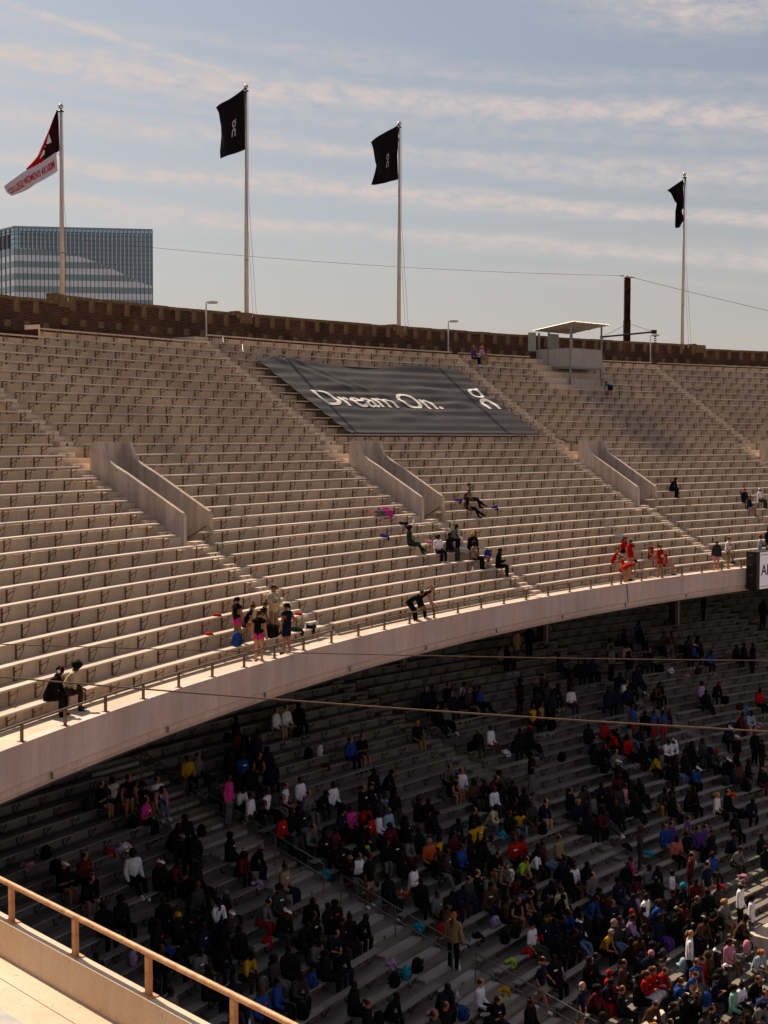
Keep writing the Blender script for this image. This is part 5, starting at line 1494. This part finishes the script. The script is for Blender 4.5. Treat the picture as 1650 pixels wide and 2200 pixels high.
# keep people on one bench from standing inside each other
rows = {}
for p in STAFF: rows.setdefault((p['low'], p['k'] if p['k'] is not None else 0, p['pose'] in 'ufplcs'), []).append(p)
for key, ps in rows.items():
    ps.sort(key=lambda p: -p['q'])
    for a, b in zip(ps, ps[1:]):
        gap = .47 / b['r']
        if a['q'] - b['q'] < gap: b['q'] = a['q'] - gap
    for p in ps: p['P'] = (P2 if p['low'] else P1)(p['r'], p['q'], p['z'])
SECW = ['far-left block', 'left of railed stairs', 'right of railed stairs', 'middle block', 'right-hand block', 'far-right block', 'far-right edge']
def secof(p):
    if not p['low']: return 0
    for i in range(6):
        if p['q'] > LA[i][1]: return i
    return 6
UPLAB = {0: 'seated person in black hoodie and beanie with white headphones at the upper rail, far left', 1: 'seated person in cream tee and dark shorts with afro at the upper rail', 2: 'standing runner in black singlet and pink shorts, long black ponytail, furthest left of her group', 3: 'seated runner behind the pink-shorts runner, leaning over her knees', 4: 'seated runner in black singlet in the middle of the group by the rail',
         5: 'runner in black singlet and pink shorts standing at the rail with back turned', 6: 'standing man in cream hoodie, grey cap and tan trousers, arms crossed', 7: 'runner in navy singlet standing hand on hip beside red shoes', 8: 'lounging person in dark green tracksuit below the second stair opening', 9: 'seated person in white tee with long black hair below the second stair opening', 10: 'hunched person in grey hoodie and black trousers below the second stair opening',
         11: 'seated person in black top and grey trousers in front of the grey hoodie', 12: 'hunched person in black holding a yellow ball against the face', 13: 'seated person in tan hoodie with a bottle between the feet', 14: 'seated person in black with bright red shoes looking at a phone', 15: 'person in grey tee sprawled with legs stretched over the benches', 16: 'person with long brown hair in black reclining below the grey tee',
         17: 'person in black tee leaning on the upper rail beside the blonde', 18: 'blonde person in black tank top leaning forearms on the upper rail', 19: 'dark-haired person in purple seated by the brick wall', 20: 'ginger-haired person filming with a phone by the brick wall', 21: 'runner in turquoise top bending over a bench below the booth', 22: 'lone seated person in black and white jacket right of the third stair opening',
         23: 'seated person in red cap and navy top at the upper right', 24: 'seated person in navy holding pink paper beside the red cap', 25: 'seated person in white tee and white cap at the upper right edge', 26: 'blonde in red jacket and black leggings behind the red runners', 27: 'runner in red standing with back turned among the red team', 28: 'hunched runner in red, leftmost of the red team', 29: 'runner in red seated behind the standing red runner',
         30: 'blonde runner in red seated alone with a drink', 31: 'runner in red with white bib standing at the rail', 32: 'runner in red seated behind the bibbed runner', 33: 'runner in red bending over at the rail beside the dark fascia joint', 34: 'person in grey hoodie and pink shorts standing at the rail on the right', 35: 'man in white tee and tan trousers with one foot on the bench', 36: 'photographer in red cap with a long white lens at the right rail', 37: 'person in black cropped by the right edge beside the photographer'}
cnt = {}
for i, p in enumerate(STAFF):
    if p['low']: cnt.setdefault((p['k'], secof(p)), []).append(i)
for key, l in cnt.items():
    l.sort(key=lambda i: -STAFF[i]['q'])
    for n, i in enumerate(l): STAFF[i]['ord'] = (n + 1, len(l))
CPROP = []
FAR = set(sorted((i for i, p in enumerate(STAFF) if p['low']), key=lambda i: (Vector(p_['P']) - Vector((0, 0, ZC))).length if (p_ := STAFF[i]) else 0)[max(0, 300 - 38):])
JV, JF, JM, JMATS = [], [], [], []
def join_part(me, T, m):
    if m not in JMATS: JMATS.append(m)
    k = len(JV); JV.extend([T @ v.co for v in me.vertices]); JF.extend([[i + k for i in p.vertices] for p in me.polygons]); JM.extend([JMATS.index(m)] * len(me.polygons))
def far_person(p):
    R = get_pose(PC[p['pose']]); T = Matrix.Translation(p['P']) @ Matrix.Rotation(facing(p['q'], p['yaw']), 4, 'Z') @ Matrix.Scale(p['sc'], 4); bot = p['bot'] if p['bot'][0] != 'x' else 'k' + p['bot'][1]
    join_part(R['body'], T, M['s_' + p['skin']]); join_part(R['top'][p['top'][1]], T, M['c_' + p['top'][0]])
    if bot[1] in R['bot']: join_part(R['bot'][bot[1]], T, M['c_' + bot[0]])
    for m_ in R['shoe']: join_part(m_, T, M['c_' + p['sh']])
    if p['hair'] in HAIR: hk, hm_, _ = HAIR[p['hair']]; join_part(HM[hk], T @ R['hm'], M[hm_])
for i, p in enumerate(STAFF):
    if i in FAR: far_person(p); p['far'] = True; continue
    if not p['low']: lab = UPLAB[i]; grp = 'people on the upper deck'
    else:
        n, tot = p['ord']; grp = 'spectators in the shaded lower tier'
        tn = COL[p['top'][0]][0]; hn = HAIR[p['hair']][2] if p['hair'] in HAIR else 'shaved head'
        pos = '' if tot == 1 else (', ' + ordw(n) + ' from left')
        lab = '%s person, %s top, %s, row %d, %s%s' % (PV[p['pose']], tn, hn, NL + 1 - p['k'], SECW[secof(p)], pos)
        if tot == 1: lab = '%s person in %s, %s, %s row from back, %s' % (PV[p['pose']], tn, hn, ordw(NL + 1 - p['k']), SECW[secof(p)])
        else: lab = '%s person in %s, %s, %s row from back, %s%s' % (PV[p['pose']], tn, hn, ordw(NL + 1 - p['k']), SECW[secof(p)], pos)
        if len(lab.split()) > 16: lab = lab.replace(hn + ', ', '')
        if len(lab.split()) > 16: lab = lab.replace(' person in', ' in')
    th, R = person(p['P'], facing(p['q'], p['yaw']), p['pose'], p['hair'], p['top'], p['bot'], p['skin'], p['sh'], p['sc'], lab, grp)
    p['o'] = th; p['R'] = R
    rr = random.Random(i)
    inf = R['inf']
    if p['pose'] == 'p':
        wc = (inf['wr'][0] + inf['wr'][1]) / 2 + V(0, .075, .02); ph = link('phone', PHONE, None, th.matrix_basis @ wc if False else Vector(p['P']) + Matrix.Rotation(facing(p['q'], p['yaw']), 3, 'Z') @ (wc * p['sc']), facing(p['q'], p['yaw'])); ph.rotation_euler[0] = -.6
        tag(ph, 'black phone held by the %s' % (lab.replace('phone-holding ', '').replace('person in', 'viewer in') if len(lab.split()) < 13 else ' '.join(lab.replace('phone-holding ', '').split()[:11])), 'phone', 'phones held by spectators'); PH = globals().setdefault('PH', {}); n_ = PH.get(ph['label'], 0) + 1; PH[ph['label']] = n_
        if n_ > 1: ph['label'] = ph['label'] + ', ' + ordw(n_) + ' of them'
    # printed chest marks and bibs
    if (rr.random() < .45 or i in (0, 1, 6)) and p['pose'] in 'uplsTCHKW':
        c = MB(); sz = rr.uniform(.035, .07)
        lean = {'u': .04, 'p': .16, 'l': -.06, 's': .1}.get(p['pose'], .02); hip = V(0, 0, .10 if p['pose'] in 'upls' else .93); d = V(0, sin(lean), cos(lean)); f2 = V(0, cos(lean), -sin(lean)); b0 = hip + d * .37 + f2 * .152 + V(rr.choice((-.05, 0, .05)), 0, 0)
        c.add([b0 - V(sz, 0, 0), b0 + V(sz, 0, 0), b0 + V(sz, 0, 0) + d * sz * .8, b0 - V(sz, 0, 0) + d * sz * .8], [[0, 1, 2, 3]])
        c.build('chest_print', M['tagred'] if rr.random() < .4 else M['print'], th)
me = bpy.data.meshes.new('distant_spectators'); me.from_pydata([tuple(v) for v in JV], [], JF); me.update(); me.polygons.foreach_set('use_smooth', [True] * len(JF))
for m_ in JMATS: me.materials.append(m_)
me.polygons.foreach_set('material_index', JM)
tag(link('distant_spectators', me), 'the farther part of the dark crowd sitting deep under the overhanging deck', 'crowd', None, 'stuff')
# ================================================================ THINGS LYING ON THE BENCHES
def bag_meshes():
    m_ = MB(); n = 12; prof_ = [(0, .10, .15), (.03, .14, .17), (.20, .15, .17), (.34, .13, .155), (.43, .09, .12), (.47, .03, .05)]
    for z, a, b in prof_:
        for i in range(n): t = 2 * pi * i / n; ca, sa = cos(t), sin(t); m_.v.append(V(math.copysign(abs(ca) ** .6, ca) * b, math.copysign(abs(sa) ** .6, sa) * a, z))
    for j in range(len(prof_) - 1):
        for i in range(n): a = j * n + i; b = j * n + (i + 1) % n; m_.f.append([a, b, b + n, a + n])
    m_.f.append([(len(prof_) - 1) * n + i for i in range(n)]); m_.f.append([i for i in range(n)][::-1])
    body = m_.mesh('backpack_body', M['c_k'], True)
    pk = MB().tube([(0, -.13, .06), (0, -.15, .10), (0, -.15, .22), (0, -.12, .27)], [.05, .10, .10, .04], 8).mesh('backpack_pocket', M['c_k'], True)
    st = MB()
    for s in (-1, 1): st.tube([(s * .08, .12, .40), (s * .09, .20, .34), (s * .10, .19, .18), (s * .11, .12, .06)], .018, 5)
    st.tube([(-.03, .02, .46), (0, .02, .51), (.03, .02, .46)], .010, 5)
    return body, pk, st.mesh('backpack_straps', M['c_k'], True)
BGB, BGP, BGS = bag_meshes()
def heap(seed):
    """crumpled jacket: folded lumps with a sleeve and a hanging hem"""
    m_ = MB(); rh = random.Random(seed * 5 + 1)
    for j in range(5):
        c = V(rh.uniform(-.17, .17), rh.uniform(-.07, .09), rh.uniform(.03, .10)); k0 = len(m_.v); m_.ball(c, 1, 12, 8, (rh.uniform(.09, .16), rh.uniform(.07, .12), rh.uniform(.04, .085)))
        for v in m_.v[k0:]:
            d = v - c; v += d * (.55 * noise.noise(v * 14 + V(seed, 0, 0)) + .3 * noise.noise(v * 30)); v[2] = max(v[2], .002)
    x = rh.uniform(-.1, .12)
    m_.tube([(x - .1, -.02, .08), (x, -.14, .05), (x + .03, -.19, -.06), (x + .01, -.18, -.17)], [.06, .055, .045, .035], 8)
    m_.add([(-.18, -.10, .03), (.06, -.12, .03), (.04, -.17, -.12), (-.16, -.16, -.10), (-.10, -.17, -.13)], [[0, 1, 2, 4, 3]])
    return m_.mesh('heap_%d' % seed, M['c_k'], True)
HEAPS = [heap(i) for i in range(4)]
BOT = MB().tube([(0, 0, 0), (0, 0, .01), (0, 0, .15), (0, 0, .19), (0, 0, .21)], [.030, .033, .033, .015, .014], 10).mesh('bottle', M['c_w'], True)
M['pet'] = mat('clear_plastic', (.75, .78, .80), .15); M['cupb'] = M['c_t']
CAPM = MB().tube([(0, 0, .205), (0, 0, .225)], .017, 8).mesh('bottle_cap', M['c_w'])
CUP = MB().tube([(0, 0, 0), (0, 0, .12)], [.030, .042], 10).tube([(0, 0, .118), (0, 0, .126)], [.046, .046], 10).mesh('cup', M['c_t'], True)
SHOE = MB().tube([(0, -.11, .05), (0, -.05, .055), (0, .05, .042), (0, .13, .028)], [.035, .045, .042, .025], 8).box(-.042, .042, -.13, .14, 0, .02).mesh('trainer', M['c_r'], True)
ITEMS = """b 688 1622 w L
b 1210 1632 k L
h 1385 1625 t L
h 900 1990 t L
b 988 2004 n L
b 960 1985 r L
b 1065 1980 v L
b 1175 1998 g L
b 1152 1992 k L
b 1088 1999 k L
b 1255 2022 w L
b 1302 1645 k L
b 1430 1642 k L
h 1310 1760 u L
h 1333 1770 k L
b 1445 1760 i L
h 1350 1800 k L
h 1575 1695 o L
b 1607 1700 k L
b 1515 1850 k L
h 1598 1883 p L
h 1458 1972 h L
b 1340 2115 k L
b 1425 2075 d L
h 1432 2080 i L
b 1375 2150 n L
b 1470 2085 h L
b 1450 2125 g L
b 1605 2065 p L
h 1590 2035 g L
b 878 2085 t L
b 900 2092 k L
h 842 2080 v L
b 850 2088 k L
b 635 2090 k L
b 672 2100 b L
b 655 2190 k L
b 195 2105 v L
b 290 2065 v L
h 250 1803 v L
h 275 1808 w L
h 240 1820 r L
b 100 1825 k L
b 120 1862 k L
h 60 1872 p L
h 300 1862 g L
b 435 1800 k L
h 555 1890 v L
b 1090 1690 d L
h 560 1965 k L
h 610 1980 p L
h 575 2000 r L
h 420 1980 k L
b 665 1612 k L
h 700 1655 m L
b 640 1568 k L
b 790 1828 l L
h 700 1860 t L
h 765 1862 k L
b 830 1800 k L
h 870 1900 o L
b 1020 1545 n L
b 1185 1560 k L
b 1420 1433 k L
h 1475 1440 p L
h 1440 1440 w L
b 1500 1445 m L
h 1378 1435 i L
b 1560 1500 k L
b 1590 1520 m L
h 1600 1525 t L
h 1630 1560 p L
h 1100 1610 w L
h 1160 1610 d L
h 830 1705 h L
h 795 1715 q L
b 895 1715 g L
b 1170 1780 k L
b 1260 1800 k L
h 1270 1880 t L
b 1335 1905 t L
h 1395 1840 t L
b 1500 1815 t L
h 1550 1915 r L
h 1140 2020 r L
b 1155 2050 r L
h 1100 2055 l L
h 1085 2110 y L
h 1300 2055 d L
b 1205 2080 v L
h 940 2160 p L
b 1000 2155 b L
b 965 2135 k L
h 1030 2005 k L
b 1110 2030 k L
b 1300 1960 m L
h 1235 1990 h L
b 860 1830 r L
h 1080 1780 t L
b 985 1850 k L
b 1040 1910 w L
b 1100 1905 w L
b 1200 1950 k L
h 1095 1955 g L
b 593 1358 k U
b 586 1412 k U
b 512 1405 b U
h 642 1352 e U
h 668 1350 n U
h 830 1140 u U
h 868 1120 k U
h 925 1162 p U
h 940 1158 b U
h 1000 1173 w U
h 1045 1195 p U
h 985 1078 u U
h 1063 1087 u U
b 1050 1205 b U
s 644 1317 r U
s 452 1352 r U
s 612 1400 r U
s 470 1330 r U
t 659 1345 w U
t 1018 1222 w U
t 892 1118 w U
t 889 1122 w U
c 862 1152 o U
c 1012 2018 t L
c 1273 1955 t L
c 1110 1662 t L
c 1465 1960 t L
c 1010 1660 t L
t 985 2110 w L
t 1258 2095 w L
t 1263 2095 w L
t 1268 2095 w L
t 865 1905 w L
t 1426 1735 w L
t 1498 1845 w L
t 540 2195 w L
t 990 2100 w L
c 1022 2050 y L
c 1345 1850 i L
c 1530 2095 i L"""
IN = {'b': ('backpack', 'backpack'), 'h': ('clothing_heap', 'clothes'), 't': ('bottle', 'bottle'), 'c': ('cup', 'cup'), 's': ('trainers', 'shoes')}
IW = {'b': '%s backpack', 'h': 'crumpled %s jacket', 't': 'clear bottle, %s cap,', 'c': '%s paper cup', 's': 'pair of %s trainers'}
used = []; IT = []
for i, ln in enumerate(ITEMS.split('\n')):
    k_, u, v, c, dk = ln.split(); low = dk == 'L'; u, v = float(u), float(v); best = None
    for k in range(0 if low else 1, (NL if low else NR) + 1):
        r, z = ((R2(k), Zb2(k)) if low else (Rb(k), Zb(k))); h = cyl(u, v, r + .1, CX2 if low else CX1, CY2 if low else CY1)
        if h and (best is None or abs(h[0][2] - z - .12) < best[0]): best = (abs(h[0][2] - z - .12), k, r + .15, z, h[1])
    _, k, r, z, q = best
    # keep clear of people on the same bench
    for p in sorted((p for p in STAFF if p['low'] == low and p['k'] == k and p['pose'] in 'ufplcs'), key=lambda p: p['q']):
        if abs(p['q'] - q) < .42 / r: q = p['q'] + .42 / r * (1 if q >= p['q'] else -1)
    q += random.uniform(-.0003, .0003); IT.append((k_, c, low, k, r, z, q))
ri = random.Random(5)
for p in ri.sample([p for p in STAFF if p['low'] and p['pose'] in 'ufplcs'], 110):
    k = p['k']; r = R2(k) + .13; q = p['q'] + ri.choice((-1, 1)) * .5 / r
    if any(o['k'] == k and abs(o['q'] - q) < .42 / r for o in STAFF if o['low']) or any(t[2] and t[3] == k and abs(t[6] - q) < .45 / r for t in IT) or any(b_ - .002 < q < a_ + .002 for a_, b_ in LA): continue
    IT.append((ri.choice('bbhb'), ri.choice('kkkkdnkgb'), True, k, r, Zb2(k), q))
seen_lab = {}
for k_, c, low, k, r, z, q in sorted(IT, key=lambda t: (t[0], t[1], t[2], t[3], -t[6])):
    sc_i = 0
    if low:
        sc_i = next((i for i in range(6) if q > LA[i][1]), 6); where = '%s bench from back, %s' % (ordw(NL + 1 - k), SECW[sc_i])
    else:
        sc_i = sum(1 for a in UA if q < a) - 1; where = '%s bench above the rail, upper deck' % ordw(k)
    lab = (IW[k_] % COL[c][0]) + ' on ' + where; n = seen_lab.get(lab, 0) + 1; seen_lab[lab] = n
    if n > 1: lab += ', %s from left' % ordw(n)
    nm, cat = IN[k_]; P = (P2 if low else P1)(r, q, z); rz = q + pi / 2 + random.uniform(-.5, .5); grp = {'b': 'backpacks on the benches', 'h': 'clothes left on the benches', 't': 'drink bottles', 'c': 'cups on the benches', 's': 'loose trainers'}[k_]; cm = M['c_' + c]
    if k_ == 'b':
        th = thing(nm, lab, cat, P, rz, grp); part_obj('bag_body', BGB, cm, th); part_obj('pocket', BGP, cm, th); part_obj('strap', BGS, M['c_k'], th); th.rotation_euler[0] = random.uniform(-.12, .15); th.scale = (random.uniform(.9, 1.05),) * 3
    elif k_ == 'h':
        o = part_obj(nm, HEAPS[random.randrange(4)], cm, None); o.location = P + V(0, 0, .0); o.rotation_euler[2] = q - pi / 2 + random.uniform(-.2, .2); tag(o, lab, cat, grp)
        if True: o.rotation_euler[2] = q - pi / 2
    elif k_ == 't': th = thing(nm, lab, cat, P, rz, grp); part_obj('bottle_body', BOT, M['pet'], th); part_obj('bottle_cap', CAPM, cm, th)
    elif k_ == 'c': o = part_obj(nm, CUP, cm, None); o.location = P; tag(o, lab, cat, grp)
    else:
        th = thing(nm, lab, cat, P, rz, grp)
        for s in (-1, 1): o = part_obj('trainer', SHOE, cm, th); o.location = (s * .06, 0, 0)
# a few particular things
def head_of(i): p = STAFF[i]; return p
p = STAFF[0]; R = p['R']; hm = R['hm']
hp = thing('headphones', 'white over-ear headphones with red band on the black beanie', 'headphones', Vector(p['P']), facing(p['q'], p['yaw'])); hp.scale = (p['sc'],) * 3
for s in (-1, 1): o = MB().tube([(s * .085, 0, -.01), (s * .12, 0, -.01)], [.045, .038], 12).build('ear_cup', M['c_w'], hp, True); o.matrix_local = hm
o = MB().tube([(-.1, 0, .02), (-.09, 0, .09), (0, 0, .135), (.09, 0, .09), (.1, 0, .02)], .012, 6).build('headband', M['c_r'], hp, True); o.matrix_local = hm
# a person lying on the bench with a pink top
def lying():
    k = 9; h = cyl(826, 1130, Rb(k) + .14, CX1, CY1); q = h[1]; P = P1(Rb(k) + .14, q, Zb(k)); R = get_pose('stand')
    th = thing('person', 'person in pink top and pale grey trousers lying along a bench left of the second stair opening', 'person', P, 0, 'people on the upper deck')
    T = Matrix.Rotation(q + pi / 2, 4, 'Z') @ Matrix.Translation((.75, 0, .12)) @ Matrix.Rotation(-pi / 2, 4, 'Y') @ Matrix.Rotation(pi / 2, 4, 'Z') @ Matrix.Scale(.95, 4)
    T = Matrix.Rotation(q - pi / 2, 4, 'Z') @ Matrix.Translation((-.85, 0, .13)) @ Matrix.Rotation(pi / 2, 4, 'Y') @ Matrix.Rotation(-.5, 4, 'Z') @ Matrix.Scale(.95, 4)
    for nm, me, m_ in (('body', R['body'], M['s_2']), ('shirt', R['top']['l'], M['c_q']), ('trousers', R['bot']['l'], M['c_g']), ('shoe', R['shoe'][0], M['c_p']), ('shoe', R['shoe'][1], M['c_p'])): part_obj(nm, me, m_, th, mtx=T)
    part_obj('hair', HM['short'], M['h_k'], th, mtx=T @ R['hm'])
lying()
# photographer's long white lens, yellow ball, bib numbers
p = STAFF[36]; inf = p['R']['inf']; cmn = thing('camera', 'black camera with long white telephoto lens held at the right rail', 'camera', Vector(p['P']), facing(p['q'], p['yaw']) - .5); wc = (inf['wr'][0] + inf['wr'][1]) / 2 + V(0, .08, .0)
MB().box(-.07, .07, -.04, .04, -.05, .05, Matrix.Translation(wc)).build('camera_body', M['black'], cmn); MB().tube([wc + V(0, .04, 0), wc + V(.02, .20, -.10), wc + V(.03, .36, -.22)], [.045, .05, .065], 10).build('lens', M['c_w'], cmn, True)
p = STAFF[12]; tag(MB().ball((0, 0, 0), .11, 12, 8).build('ball', M['c_y'], None, True, Vector(p['P']) + Matrix.Rotation(facing(p['q'], p['yaw']), 3, 'Z') @ (p['R']['hm'].translation + V(.16, .10, .02))), 'round yellow ball held up beside the hunched black figure', 'ball')
for i in (31, 27, 28, 33):
    p = STAFF[i]; 
    if i == 31: MB().add([(-.09, .155, 1.12), (.09, .155, 1.12), (.09, .155, 1.24), (-.09, .155, 1.24)], [[0, 1, 2, 3]]).build('race_bib', M['print'], p['o']); 
def shirt_text(i, s, m, z, size, y=.157):
    tm = text_mesh(s, size, m, .004, .001); o = link('shirt_lettering', tm, STAFF[i]['o'], (0, y, z)); o.rotation_euler = (pi / 2, 0, pi)
shirt_text(7, 'CAL', M['c_y'], 1.30, .15)
shirt_text(35, 'BOSTON', M['ink'], 1.30, .09)
# white snowflake blanket on the lap is one of the red heaps: give it flakes
